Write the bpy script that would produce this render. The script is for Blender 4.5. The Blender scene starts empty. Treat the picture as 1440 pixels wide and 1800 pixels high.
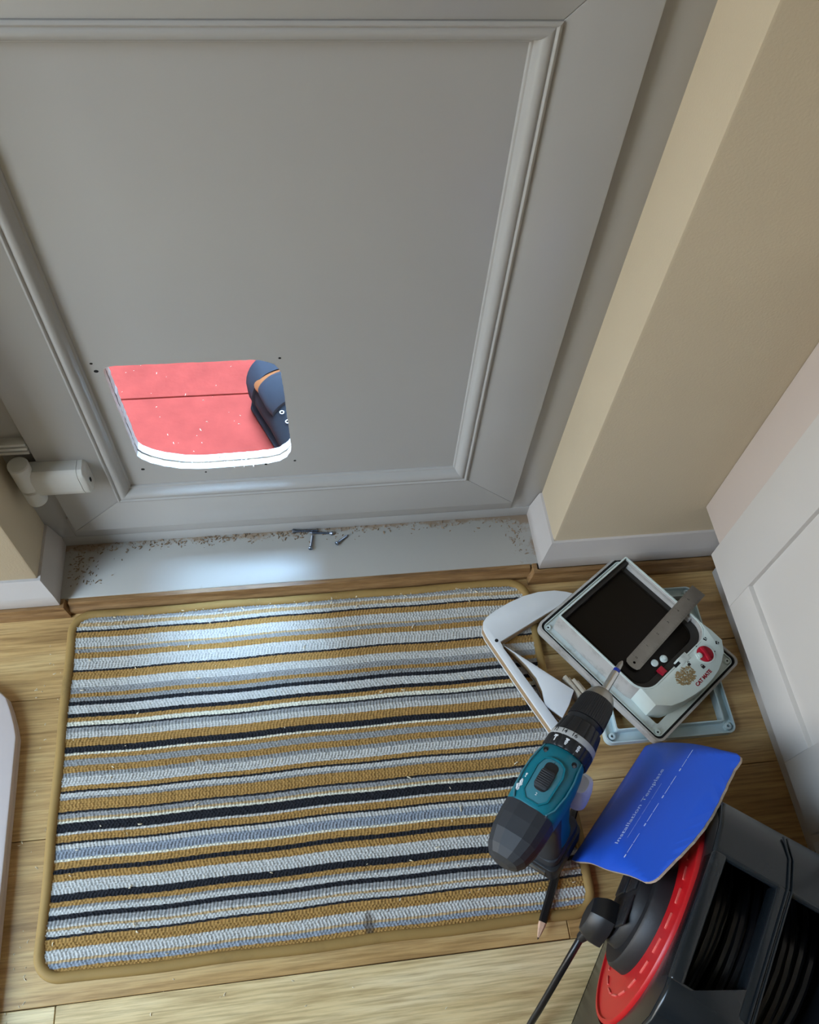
import bpy, bmesh, math, random
import numpy as np
from mathutils import Matrix, Vector, Euler

random.seed(7)
rng = np.random.default_rng(7)
scn = bpy.context.scene
COL = scn.collection
R = math.radians

# ------------------------------------------------------------------ camera
CAM_H = 1.135
cam = bpy.data.cameras.new('camera')
cam.sensor_fit = 'VERTICAL'
cam.sensor_height = 36.0
cam.lens = 1420.34 / 1800 * 36.0
cam.shift_y = 60 / 1800
cam.clip_start = 0.02
cam_o = bpy.data.objects.new('camera', cam)
COL.objects.link(cam_o)
Rm = np.array([[0.9912, -0.0708, 0.1122], [-0.1179, -0.858, 0.4999], [0.0609, -0.5087, -0.8588]])
cam_o.matrix_world = Matrix(((Rm[0, 0], -Rm[0, 1], -Rm[0, 2], 0), (Rm[1, 0], -Rm[1, 1], -Rm[1, 2], 0),
                             (Rm[2, 0], -Rm[2, 1], -Rm[2, 2], CAM_H), (0, 0, 0, 1)))
scn.camera = cam_o

# ------------------------------------------------------------------ world (overcast sky) and daylight
wd = bpy.data.worlds.new('overcast_sky')
scn.world = wd
wd.use_nodes = True
bg = wd.node_tree.nodes['Background']
_n = wd.node_tree
_tc = _n.nodes.new('ShaderNodeTexCoord')
_sp = _n.nodes.new('ShaderNodeSeparateXYZ')
_rp = _n.nodes.new('ShaderNodeValToRGB')
_rp.color_ramp.elements[0].position = 0.25
_rp.color_ramp.elements[0].color = (1.0, 0.985, 0.94, 1)      # hazy horizon
_rp.color_ramp.elements[1].position = 0.95
_rp.color_ramp.elements[1].color = (1.7, 2.85, 4.3, 1)      # overcast skies are brightest overhead
_n.links.new(_tc.outputs['Generated'], _sp.inputs[0])
_n.links.new(_sp.outputs['Z'], _rp.inputs[0])
_n.links.new(_rp.outputs[0], bg.inputs[0])
bg.inputs[1].default_value = 21.0


def area(name, loc, target, sx, sy, power, color=(1, 1, 1), portal=False):
    l = bpy.data.lights.new(name, 'AREA')
    l.shape = 'RECTANGLE'
    l.size, l.size_y = sx, sy
    l.energy = power
    l.color = color
    if portal:
        l.cycles.is_portal = True
    o = bpy.data.objects.new(name, l)
    COL.objects.link(o)
    o.location = loc
    d = Vector(target) - Vector(loc)
    o.rotation_euler = d.to_track_quat('-Z', 'Y').to_euler()
    return o


# light portals: the sky reaches the room by the glazed opening in the left wall and by the hole in the door
area('window_portal', (-1.38, -0.14, 1.02), (0.0, -0.14, 1.02), 0.78, 1.96, 1, portal=True)
area('flap_hole_portal', (-0.132, 0.765, 0.302), (-0.132, 0.2, 0.302), 0.26, 0.26, 1, portal=True)

vs = scn.view_settings
vs.view_transform = 'Standard'
vs.look = 'None'
vs.exposure = 0.0
vs.gamma = 1.0
vs.use_curve_mapping = False


# ------------------------------------------------------------------ materials
def lin(v):
    v = v / 255.0
    return v / 12.92 if v <= 0.04045 else ((v + 0.055) / 1.055) ** 2.4


def C(r, g, b):
    return (lin(r), lin(g), lin(b), 1.0)


def new_mat(name):
    m = bpy.data.materials.new(name)
    m.use_nodes = True
    nt = m.node_tree
    return m, nt, nt.nodes['Principled BSDF']


def nod(nt, kind, **kw):
    n = nt.nodes.new(kind)
    for k, v in kw.items():
        setattr(n, k, v)
    return n


def coord(nt, scale=(1, 1, 1), loc_random=False):
    tc = nod(nt, 'ShaderNodeTexCoord')
    mp = nod(nt, 'ShaderNodeMapping')
    mp.inputs['Scale'].default_value = scale
    nt.links.new(tc.outputs['Object'], mp.inputs['Vector'])
    if loc_random:
        oi = nod(nt, 'ShaderNodeObjectInfo')
        mu = nod(nt, 'ShaderNodeVectorMath', operation='SCALE')
        mu.inputs[0].default_value = (37.0, 19.0, 11.0)
        nt.links.new(oi.outputs['Random'], mu.inputs['Scale'])
        nt.links.new(mu.outputs[0], mp.inputs['Location'])
    return mp.outputs['Vector']


def noise(nt, vec, scale, detail=4, rough=0.5):
    n = nod(nt, 'ShaderNodeTexNoise')
    n.inputs['Scale'].default_value = scale
    n.inputs['Detail'].default_value = detail
    n.inputs['Roughness'].default_value = rough
    nt.links.new(vec, n.inputs['Vector'])
    return n.outputs['Fac']


def ramp(nt, fac, stops):
    r = nod(nt, 'ShaderNodeValToRGB')
    el = r.color_ramp.elements
    while len(el) < len(stops):
        el.new(0.5)
    for e, (p, c) in zip(el, stops):
        e.position = p
        e.color = c
    nt.links.new(fac, r.inputs['Fac'])
    return r.outputs['Color']


def mixc(nt, fac, a, b):
    n = nod(nt, 'ShaderNodeMix', data_type='RGBA')
    for s, v in ((0, fac), (6, a), (7, b)):
        if hasattr(v, 'is_output'):
            nt.links.new(v, n.inputs[s])
        else:
            n.inputs[s].default_value = v
    return n.outputs[2]


def bump(nt, bs, h, strength, dist=0.001):
    b = nod(nt, 'ShaderNodeBump')
    b.inputs['Strength'].default_value = strength
    b.inputs['Distance'].default_value = dist
    nt.links.new(h, b.inputs['Height'])
    nt.links.new(b.outputs[0], bs.inputs['Normal'])


def plain(name, col, rough=0.5, var=0.06, scale=30, bstr=0.0, bscale=200, metallic=0.0, spec=0.5, coat=0.0):
    m, nt, bs = new_mat(name)
    v = coord(nt)
    f = noise(nt, v, scale)
    a = tuple(max(0, x * (1 - var)) for x in col[:3]) + (1,)
    b = tuple(min(1, x * (1 + var)) for x in col[:3]) + (1,)
    nt.links.new(ramp(nt, f, [(0.3, a), (0.7, b)]), bs.inputs['Base Color'])
    bs.inputs['Roughness'].default_value = rough
    bs.inputs['Metallic'].default_value = metallic
    bs.inputs['Specular IOR Level'].default_value = spec
    bs.inputs['Coat Weight'].default_value = coat
    if bstr:
        bump(nt, bs, noise(nt, v, bscale, 3), bstr)
    return m


def dirty(name, col, dirt, lo=0.52, hi=0.68, rough=0.5, scale=25, amount=0.8):
    """paint or plastic with blotches of grime"""
    m, nt, bs = new_mat(name)
    v = coord(nt)
    f = noise(nt, v, scale, 8, 0.65)
    f2 = noise(nt, v, scale * 9, 5, 0.7)
    mm = nod(nt, 'ShaderNodeMath', operation='MULTIPLY')
    r1 = ramp(nt, f, [(lo, (0, 0, 0, 1)), (hi, (amount, amount, amount, 1))])
    r2 = ramp(nt, f2, [(0.35, (0.2, 0.2, 0.2, 1)), (0.65, (1, 1, 1, 1))])
    nt.links.new(r1, mm.inputs[0])
    nt.links.new(r2, mm.inputs[1])
    nt.links.new(mixc(nt, mm.outputs[0], col, dirt), bs.inputs['Base Color'])
    bs.inputs['Roughness'].default_value = rough
    return m


def wood(name, dark, mid, light, along=(1.2, 16, 16), rough=0.42, rnd=True, knots=True):
    m, nt, bs = new_mat(name)
    v = coord(nt, along, rnd)
    f1 = noise(nt, v, 3.2, 8, 0.62)
    v2 = coord(nt, (along[0] * 2.2, along[1] * 6, along[2] * 6), rnd)
    f2 = noise(nt, v2, 5.5, 5, 0.6)
    base = ramp(nt, f1, [(0.28, dark), (0.5, mid), (0.72, light)])
    fib = ramp(nt, f2, [(0.34, (0.50, 0.44, 0.36, 1)), (0.58, (1, 1, 1, 1))])
    mu = nod(nt, 'ShaderNodeMix', data_type='RGBA', blend_type='MULTIPLY')
    mu.inputs[0].default_value = 0.7
    nt.links.new(base, mu.inputs[6])
    nt.links.new(fib, mu.inputs[7])
    out = mu.outputs[2]
    if knots:
        v3 = coord(nt, (3.0, 8.0, 8.0), rnd)
        vo = nod(nt, 'ShaderNodeTexVoronoi')
        vo.inputs['Scale'].default_value = 1.1
        nt.links.new(v3, vo.inputs['Vector'])
        k = ramp(nt, vo.outputs['Distance'], [(0.0, (1, 1, 1, 1)), (0.09, (0, 0, 0, 1))])
        out = mixc(nt, k, out, tuple(x * 0.45 for x in dark[:3]) + (1,))
    nt.links.new(out, bs.inputs['Base Color'])
    bs.inputs['Roughness'].default_value = rough
    bump(nt, bs, f2, 0.12, 0.0006)
    return m


M = {}
M['upvc'] = plain('white_upvc', C(174, 172, 168), 0.26, 0.015, 8, 0.03, 400)
M['upvc_cut'] = dirty('cut_upvc_edge', C(235, 233, 228), C(150, 118, 84), 0.5, 0.7, 0.7, 60)
M['foam'] = plain('panel_core', C(165, 140, 112), 0.9, 0.2, 120, 0.3, 500)
M['cream'] = plain('cream_wall_paint', C(200, 184, 156), 0.8, 0.03, 6, 0.25, 350)
M['white_wall'] = plain('white_wall_paint', C(214, 208, 196), 0.85, 0.02, 5, 0.1, 300)
M['ceiling'] = plain('ceiling_paint', C(226, 224, 220), 0.9, 0.02, 5, 0.1, 300)
M['gloss'] = plain('white_gloss_paint', C(190, 183, 177), 0.35, 0.025, 18, 0.06, 120)
M['oak_pale'] = wood('pale_oak_laminate', C(190, 158, 106), C(224, 198, 146), C(238, 218, 174), (1.0, 9, 9), 0.38)
M['oak'] = wood('oak_laminate', C(148, 112, 66), C(194, 156, 100), C(216, 184, 128), (1.0, 9, 9), 0.38)
M['bead_oak'] = wood('oak_beading', C(98, 68, 40), C(142, 106, 66), C(168, 132, 88), (3, 40, 40), 0.45, True, False)
M['cab'] = plain('matt_white_cabinet', C(208, 203, 197), 0.5, 0.012, 6)
M['cab_side'] = plain('pinkish_white_panel', C(200, 186, 176), 0.6, 0.02, 6)
M['dark_gap'] = plain('dark_gap', C(40, 34, 28), 0.9, 0.1, 40)
M['black_hole'] = plain('screw_hole_black', C(14, 13, 12), 0.9, 0.1, 40)
M['red_ground'] = plain('red_masonry_paint', C(160, 66, 56), 0.85, 0.12, 22, 0.9, 45, spec=0.08)
M['worktop'] = plain('worktop_grey', C(110, 104, 98), 0.4, 0.2, 90)
M['steel'] = plain('steel', C(175, 174, 170), 0.35, 0.08, 60, metallic=1.0)
M['zinc'] = plain('zinc_screw', C(140, 150, 165), 0.35, 0.1, 200, metallic=1.0)
M['ruler'] = plain('brushed_ruler_steel', C(150, 146, 140), 0.42, 0.12, 40, metallic=0.85)
M['ink'] = plain('black_ink', C(24, 22, 22), 0.7, 0.05, 50)
M['grey_ink'] = plain('grey_ink', C(70, 67, 64), 0.7, 0.05, 50)

# sill: white gloss with brown grime gathered along the door edge and in the corners
m, nt, bs = new_mat('sill_gloss_worn')
v = coord(nt)
f = noise(nt, v, 26, 8, 0.7)
f2 = noise(nt, v, 110, 5, 0.7)
sx = nod(nt, 'ShaderNodeSeparateXYZ')
nt.links.new(v, sx.inputs[0])


def rmp(src, a, b, c, d):
    n = nod(nt, 'ShaderNodeMapRange')
    nt.links.new(src, n.inputs[0])
    for i, q in enumerate((a, b, c, d)):
        n.inputs[i + 1].default_value = q
    return n.outputs[0]


def mth(op, a, b):
    n = nod(nt, 'ShaderNodeMath', operation=op)
    for i, q in enumerate((a, b)):
        if hasattr(q, 'is_output'):
            nt.links.new(q, n.inputs[i])
        else:
            n.inputs[i].default_value = q
    return n.outputs[0]


edge = rmp(sx.outputs['Y'], 0.672, 0.692, 0.0, 0.26)
left = rmp(sx.outputs['X'], -0.385, -0.32, 0.14, 0.0)
right = rmp(sx.outputs['X'], 0.285, 0.345, 0.0, 0.16)
s = mth('ADD', mth('ADD', edge, left), mth('ADD', right, mth('MULTIPLY', f, 0.75)))
s = mth('ADD', s, mth('MULTIPLY', f2, 0.35))
k = ramp(nt, s, [(0.70, (0, 0, 0, 1)), (0.80, (0.75, 0.75, 0.75, 1))])
nt.links.new(mixc(nt, k, C(174, 170, 162), C(150, 122, 92)), bs.inputs['Base Color'])
bs.inputs['Roughness'].default_value = 0.38
bump(nt, bs, f2, 0.06, 0.0006)
M['sill'] = m

# door mat yarn: the stripe colour of every tuft is stored on the mesh
m, nt, bs = new_mat('mat_yarn')
at = nod(nt, 'ShaderNodeAttribute', attribute_name='yarn')
v = coord(nt)
f = noise(nt, v, 900, 3, 0.6)
st = ramp(nt, f, [(0.3, (0.72, 0.72, 0.72, 1)), (0.65, (1.08, 1.08, 1.08, 1))])
mu = nod(nt, 'ShaderNodeMix', data_type='RGBA', blend_type='MULTIPLY')
mu.inputs[0].default_value = 1.0
nt.links.new(at.outputs['Color'], mu.inputs[6])
nt.links.new(st, mu.inputs[7])
nt.links.new(mu.outputs[2], bs.inputs['Base Color'])
bs.inputs['Roughness'].default_value = 0.95
bs.inputs['Specular IOR Level'].default_value = 0.1
bs.inputs['Sheen Weight'].default_value = 0.15
M['yarn'] = m
M['binding'] = dirty('mat_binding', C(154, 122, 66), C(92, 72, 36), 0.5, 0.75, 0.75, 14, 0.6)
M['mat_back'] = plain('mat_backing', C(80, 70, 52), 0.9)


# ------------------------------------------------------------------ helpers
def wm(o):
    m = o.matrix_basis.copy()
    if o.parent:
        m = wm(o.parent) @ o.matrix_parent_inverse @ m
    return m


def put(o, parent=None, local=False):
    COL.objects.link(o)
    if parent is not None:
        o.parent = parent
        if not local:
            o.matrix_parent_inverse = wm(parent).inverted()
    return o


def tag(o, label=None, cat=None, group=None, kind=None):
    for k_, v_ in (('label', label), ('category', cat), ('group', group), ('kind', kind)):
        if v_:
            o[k_] = v_
    return o


def empty(name, loc=(0, 0, 0), rz=0.0, mat4=None):
    o = bpy.data.objects.new(name, None)
    o.empty_display_size = 0.05
    COL.objects.link(o)
    if mat4 is not None:
        o.matrix_basis = mat4
    else:
        o.location = loc
        o.rotation_euler = (0, 0, rz)
    return o


def raw(name, verts, faces, mat, parent=None, smooth=False, local=False):
    me = bpy.data.meshes.new(name)
    me.from_pydata([tuple(map(float, q)) for q in verts], [], faces)
    me.materials.append(mat)
    bm = bmesh.new()
    bm.from_mesh(me)
    bmesh.ops.recalc_face_normals(bm, faces=bm.faces)
    bm.to_mesh(me)
    bm.free()
    if smooth:
        for p in me.polygons:
            p.use_smooth = True
        if smooth != 'all':
            me.set_sharp_from_angle(angle=R(38))
    return put(bpy.data.objects.new(name, me), parent, local)


def from_bm(name, bm, mat, parent=None, smooth=False, local=False):
    bmesh.ops.recalc_face_normals(bm, faces=bm.faces)
    me = bpy.data.meshes.new(name)
    bm.to_mesh(me)
    bm.free()
    me.materials.append(mat)
    if smooth:
        for p in me.polygons:
            p.use_smooth = True
        if smooth != 'all':
            me.set_sharp_from_angle(angle=R(38))
    return put(bpy.data.objects.new(name, me), parent, local)


def bm_box(bm, x0, x1, y0, y1, z0, z1, mx=None, bev=0.0, seg=2):
    vs_ = [bm.verts.new(p) for p in ((x0, y0, z0), (x1, y0, z0), (x1, y1, z0), (x0, y1, z0),
                                     (x0, y0, z1), (x1, y0, z1), (x1, y1, z1), (x0, y1, z1))]
    fs = [bm.faces.new([vs_[i] for i in q]) for q in
          ((3, 2, 1, 0), (4, 5, 6, 7), (0, 1, 5, 4), (1, 2, 6, 5), (2, 3, 7, 6), (3, 0, 4, 7))]
    geo = vs_
    if bev:
        es = list({e for f_ in fs for e in f_.edges})
        r_ = bmesh.ops.bevel(bm, geom=es, offset=bev, segments=seg, profile=0.5, affect='EDGES')
        geo = list({v_ for f_ in r_['faces'] for v_ in f_.verts} | {v_ for v_ in vs_ if v_.is_valid})
        # collect connected verts
        seen = set(geo)
        stack = list(geo)
        while stack:
            q = stack.pop()
            for e in q.link_edges:
                o_ = e.other_vert(q)
                if o_ not in seen:
                    seen.add(o_)
                    stack.append(o_)
        geo = list(seen)
    if mx is not None:
        bmesh.ops.transform(bm, matrix=mx, verts=geo)
    return geo


def box(name, x0, x1, y0, y1, z0, z1, mat, parent=None, bev=0.0, local=False, mx=None, seg=2):
    bm = bmesh.new()
    bm_box(bm, x0, x1, y0, y1, z0, z1, mx, bev, seg)
    return from_bm(name, bm, mat, parent, bool(bev), local)


def rrect(hx, hy, r, n=6, cx=0.0, cy=0.0):
    pts = []
    for (sx_, sy_, a0) in ((1, 1, 0), (-1, 1, 90), (-1, -1, 180), (1, -1, 270)):
        for i in range(n + 1):
            a = R(a0 + 90 * i / n)
            pts.append((cx + sx_ * (hx - r) + r * math.cos(a), cy + sy_ * (hy - r) + r * math.sin(a)))
    return pts


def prism(name, poly, z0, z1, mat, parent=None, bev=0.0, local=False, mx=None, seg=2, smooth=True):
    bm = bmesh.new()
    b = [bm.verts.new((p[0], p[1], z0)) for p in poly]
    f0 = bm.faces.new(b)
    r_ = bmesh.ops.extrude_face_region(bm, geom=[f0])
    tv = [g for g in r_['geom'] if isinstance(g, bmesh.types.BMVert)]
    bmesh.ops.translate(bm, vec=(0, 0, z1 - z0), verts=tv)
    if bev:
        bmesh.ops.recalc_face_normals(bm, faces=bm.faces)
        tvs = set(tv)
        es = [e for e in bm.edges if e.verts[0] in tvs and e.verts[1] in tvs]
        bmesh.ops.bevel(bm, geom=es, offset=bev, segments=seg, profile=0.5, affect='EDGES')
    if mx is not None:
        bmesh.ops.transform(bm, matrix=mx, verts=bm.verts)
    return from_bm(name, bm, mat, parent, smooth, local)


def ring(name, outer, inner, z0, z1, mat, parent=None, local=False, mx=None, zi1=None):
    """frame between two loops with equal point counts"""
    n = len(outer)
    zi = z1 if zi1 is None else zi1
    V = [(p[0], p[1], z0) for p in outer] + [(p[0], p[1], z1) for p in outer] + \
        [(p[0], p[1], zi) for p in inner] + [(p[0], p[1], z0) for p in inner]
    F = []
    for i in range(n):
        j = (i + 1) % n
        for a in range(4):
            b = (a + 1) % 4
            F.append((a * n + i, a * n + j, b * n + j, b * n + i))
    if mx is not None:
        V = [mx @ Vector(q) for q in V]
    return raw(name, V, F, mat, parent, True, local)


def plate_with_hole(name, outer, hole, d0, d1, mat, parent, to3, inner_mat=None):
    """flat plate outline with one hole, thickness d0..d1, to3 maps (a,b,d) to 3D"""
    bm = bmesh.new()
    lay = []
    for d in (d0, d1):
        es = []
        loops = []
        for lp in (outer, hole):
            vs_ = [bm.verts.new(to3(a, b, d)) for a, b in lp]
            loops.append(vs_)
            es += [bm.edges.new((vs_[i], vs_[(i + 1) % len(vs_)])) for i in range(len(vs_))]
        bmesh.ops.triangle_fill(bm, use_beauty=True, use_dissolve=False, edges=es)
        lay.append(loops)
    for k_ in (0, 1):
        a, b = lay[0][k_], lay[1][k_]
        for i in range(len(a)):
            j = (i + 1) % len(a)
            f_ = bm.faces.new((a[i], a[j], b[j], b[i]))
            if k_ == 1 and inner_mat:
                f_.material_index = 1
    o = from_bm(name, bm, mat, parent, False)
    if inner_mat:
        o.data.materials.append(inner_mat)
    return o


def sweep(name, path, prof, mat, parent=None, side=1, smooth=True):
    """open path in plan [(x,y)], profile [(offset,z)] closed, mitred; offset goes to the right*side of travel"""
    P = [Vector(p) for p in path]
    n = len(P)
    dirs = [(P[i + 1] - P[i]).normalized() for i in range(n - 1)]
    V, F = [], []
    for i in range(n):
        d0 = dirs[max(0, i - 1)]
        d1 = dirs[min(n - 2, i)]
        n0 = Vector((d0.y, -d0.x)) * side
        n1 = Vector((d1.y, -d1.x)) * side
        mN = (n0 + n1)
        mN = mN / max(1e-6, mN.dot(n0))
        for o_, z in prof:
            q = P[i] + mN * o_
            V.append((q.x, q.y, z))
    m_ = len(prof)
    for i in range(n - 1):
        for k_ in range(m_):
            l_ = (k_ + 1) % m_
            F.append((i * m_ + k_, i * m_ + l_, (i + 1) * m_ + l_, (i + 1) * m_ + k_))
    F.append(tuple(range(m_)))
    F.append(tuple((n - 1) * m_ + k_ for k_ in reversed(range(m_))))
    return raw(name, V, F, mat, parent, smooth)


def tube(name, pts, rad, mat, parent=None, n=10, closed=False, local=False, flat=1.0):
    P = [Vector(p) for p in pts]
    N = len(P)
    V, F = [], []
    up = Vector((0, 0, 1))
    for i in range(N):
        a = P[(i - 1) % N] if (closed or i > 0) else P[0]
        b = P[(i + 1) % N] if (closed or i < N - 1) else P[-1]
        d = (b - a).normalized()
        ref = up if abs(d.dot(up)) < 0.95 else Vector((1, 0, 0))
        s_ = d.cross(ref).normalized()
        u_ = s_.cross(d).normalized()
        r_ = rad[i] if isinstance(rad, (list, tuple)) else rad
        for k_ in range(n):
            t_ = 2 * math.pi * k_ / n
            V.append(P[i] + s_ * (math.cos(t_) * r_) + u_ * (math.sin(t_) * r_ * flat))
    for i in range(N if closed else N - 1):
        j = (i + 1) % N
        for k_ in range(n):
            l_ = (k_ + 1) % n
            F.append((i * n + k_, i * n + l_, j * n + l_, j * n + k_))
    if not closed:
        F.append(tuple(range(n)))
        F.append(tuple((N - 1) * n + k_ for k_ in reversed(range(n))))
    return raw(name, V, F, mat, parent, True, local)


def loft(name, rings, mat, parent=None, local=False, smooth=True, caps=True):
    n = len(rings[0])
    V = [q for r_ in rings for q in r_]
    F = []
    for i in range(len(rings) - 1):
        for k_ in range(n):
            l_ = (k_ + 1) % n
            F.append((i * n + k_, i * n + l_, (i + 1) * n + l_, (i + 1) * n + k_))
    if caps:
        F.append(tuple(range(n)))
        F.append(tuple((len(rings) - 1) * n + k_ for k_ in reversed(range(n))))
    return raw(name, V, F, mat, parent, smooth, local)


def revolve(name, prof, mat, parent=None, n=48, local=False, rfun=None, axis='x', off=(0, 0, 0), smooth=True):
    """profile [(x, r)] turned about the local x axis"""
    rings = []
    for x, r_ in prof:
        q = []
        for k_ in range(n):
            t_ = 2 * math.pi * k_ / n
            rr_ = r_ * (rfun(t_, x) if rfun else 1)
            if axis == 'x':
                q.append((x + off[0], rr_ * math.sin(t_) + off[1], rr_ * math.cos(t_) + off[2]))
            else:
                q.append((rr_ * math.sin(t_) + off[0], rr_ * math.cos(t_) + off[1], x + off[2]))
        rings.append(q)
    return loft(name, rings, mat, parent, local, smooth)


def text_mesh(name, body, size, mx, mat, parent=None, local=False, ext=0.0002, bold=0.0, align='CENTER'):
    cu = bpy.data.curves.new(name, 'FONT')
    cu.body = body
    cu.size = size
    cu.extrude = ext
    cu.offset = bold
    cu.align_x = align
    cu.align_y = 'CENTER'
    cu.resolution_u = 3
    t_ = bpy.data.objects.new('tmp_text', cu)
    COL.objects.link(t_)
    dg = bpy.context.evaluated_depsgraph_get()
    me = bpy.data.meshes.new_from_object(t_.evaluated_get(dg))
    bpy.data.objects.remove(t_)
    bpy.data.curves.remove(cu)
    me.name = name
    me.transform(mx)
    me.materials.clear()
    me.materials.append(mat)
    return put(bpy.data.objects.new(name, me), parent, local)


def basis(o, x, y, z):
    return Matrix(((x[0], y[0], z[0], o[0]), (x[1], y[1], z[1], o[1]), (x[2], y[2], z[2], o[2]), (0, 0, 0, 1)))


def copies(o, parent, name=None):
    c = o.copy()
    COL.objects.link(c)
    c.parent = parent
    return c


# ================================================================== SETTING
ZS = 0.022          # sill height
YW = 0.603          # face of the door wall
YS = 0.684          # door sash face
YP = 0.696          # door panel face
XR, XL = 0.361, -0.4025   # door reveals

# ---- floor: laminate planks on a base
floor = box('floor', -1.4, 1.4, -2.8, 0.70, -0.03, -0.0082, M['dark_gap'])
tag(floor, 'oak laminate plank floor', None, None, 'structure')
PW = 0.195
row = 0
y1 = 0.6465
joints = {0: [0.75], 1: [-0.55, 0.9], 2: [0.2855, -0.95], 3: [-0.35, 0.85]}
while y1 > -2.8:
    y0 = y1 - PW
    js = joints.get(row, [((row * 0.47) % 1.2) - 0.6, ((row * 0.47) % 1.2) + 0.6])
    xs = [-1.6] + sorted(js) + [1.4]
    for a, b in zip(xs[:-1], xs[1:]):
        p = box('plank', a + 0.0004 - (a + b) / 2, b - 0.0004 - (a + b) / 2, y0 + 0.0004 - (y0 + y1) / 2,
                y1 - 0.0004 - (y0 + y1) / 2, -0.008, 0.0, M['oak_pale'] if row == 3 else M['oak'], None, 0.0008, seg=1)
        p.location = ((a + b) / 2, (y0 + y1) / 2, 0)
        p.parent = floor
    y1 = y0
    row += 1

# ---- walls and ceiling
w1 = box('wall_back', XR, 1.4, YW, 0.82, 0, 2.4, M['cream'], None, 0.004)
tag(w1, 'cream painted wall right of the door', None, None, 'structure')
w2 = box('wall_back_left', -1.6, XL, YW, 0.82, 0, 2.4, M['cream'], None, 0.004)
tag(w2, 'cream painted wall left of the door', None, None, 'structure')
tag(box('wall_back_lintel', XL, XR, YW, 0.82, 2.06, 2.4, M['cream']), 'cream wall over the door', None, None, 'structure')
tag(box('wall_right', 1.4, 1.5, -2.8, 0.82, 0, 2.4, M['white_wall']), 'right kitchen wall', None, None, 'structure')
bm = bmesh.new()
for q in ((-2.8, -0.53, 0, 2.4), (0.25, 0.82, 0, 2.4), (-0.53, 0.25, 0, 0.04), (-0.53, 0.25, 2.0, 2.4)):
    bm_box(bm, -1.4, -1.3, q[0], q[1], q[2], q[3])
wl = tag(from_bm('wall_left', bm, M['white_wall']), 'left kitchen wall with window opening', None, None, 'structure')
bm = bmesh.new()
for q in ((-1.7, 1.5, 0, 2.4),):
    bm_box(bm, q[0], q[1], -2.9, -2.8, q[2], q[3])
tag(from_bm('wall_front', bm, M['white_wall']), 'kitchen wall opposite the door', None, None, 'structure')
tag(box('ceiling', -1.7, 1.5, -2.9, 0.82, 2.4, 2.45, M['ceiling']), 'white ceiling', None, None, 'structure')

# tinted pane added in the left opening to dim the sky light
m, nt, bs = new_mat('sky_dimming_pane')
tr_ = nod(nt, 'ShaderNodeBsdfTransparent')
nz = noise(nt, coord(nt), 60, 3)
nt.links.new(ramp(nt, nz, [(0.3, (0.58, 0.566, 0.552, 1)), (0.7, (0.616, 0.602, 0.588, 1))]), tr_.inputs[0])
nt.links.new(tr_.outputs[0], nt.nodes['Material Output'].inputs[0])
wn = empty('window_1', (-1.35, -0.14, 0.04))
tag(wn, 'tall unseen window in the left wall with an added dimming pane', None, None, 'structure')
box('pane', -1.354, -1.348, -0.50, 0.22, 0.07, 1.97, m, wn)
for q in ((-0.53, -0.49, 0.04, 2.0), (0.21, 0.25, 0.04, 2.0), (-0.49, 0.21, 0.04, 0.08), (-0.49, 0.21, 1.96, 2.0)):
    box('frame_bar', -1.37, -1.33, q[0], q[1], q[2], q[3], M['upvc'], wn, 0.002)

# ---- outside ground
gr = empty('outside_ground')
tag(gr, 'red painted ground outside the door', None, None, 'structure')
bm = bmesh.new()
bm_box(bm, -3, 3, 0.70, 1.049, -0.25, -0.05, None, 0.004)
from_bm('slab', bm, M['red_ground'], gr, True)
bm = bmesh.new()
bm_box(bm, -3, 3, 1.0495, 5, -0.25, -0.049, None, 0.003)
from_bm('slab', bm, M['red_ground'], gr, True)

M['sky_block_wall'] = plain('dark_sky_block', C(104, 92, 84), 0.9, 0.15, 6, 0.3, 60)  # unseen dark walls added to narrow the sky light reaching the door hole
tag(box('wall_added_left', -0.95, -0.80, 0.82, 3.2, -0.06, 4.6, M['sky_block_wall']), 'unseen dark wall added outside to narrow the sky light', None, None, 'structure')
tag(box('wall_added_right', 0.52, 0.67, 0.82, 3.2, -0.06, 4.6, M['sky_block_wall']), 'unseen dark wall added outside to narrow the sky light', None, None, 'structure')
tag(box('wall_added_end', -0.95, 0.67, 3.2, 3.35, -0.06, 3.0, M['sky_block_wall']), 'unseen dark end wall added outside to cut off the low sky', None, None, 'structure')
tag(box('side_ground', -9, -1.4, -6, 6, -0.4, -0.05, plain('garden_paving', C(120, 116, 106), 0.9, 0.2, 3)), 'grey paving outside the left opening', None, None, 'structure')

# ---- door frame
fr = empty('trim_1', (0, 0.70, 0.02))
tag(fr, 'white plastic door frame', None, None, 'structure')
box('jamb', 0.300, XR + 0.002, 0.694, 0.80, 0.021, 2.06, M['upvc'], fr, 0.0012)
box('jamb', XL - 0.002, -0.345, 0.694, 0.80, 0.021, 2.06, M['upvc'], fr, 0.0012)
box('head', XL, XR, 0.694, 0.80, 2.0, 2.06, M['upvc'], fr, 0.0012)
box('threshold', XL, XR, 0.6925, 0.80, 0.005, 0.0445, M['upvc'], fr, 0.001)
box('weather_bar', XL + 0.035, XR - 0.045, 0.6905, 0.79, 0.0465, 0.10, M['upvc'], fr, 0.003)
box('gasket', XL + 0.01, XR - 0.01, 0.697, 0.75, 0.0435, 0.047, M['dark_gap'], fr)

# ---- door
door = empty('door_1', (-0.024, 0.70, 0.05))
tag(door, 'white panelled plastic door with a square hole cut in it', None, None, 'structure')
DX0, DX1 = -0.360, 0.3125


def to_wall(a, b, d):
    return (a, d, b)


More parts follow.
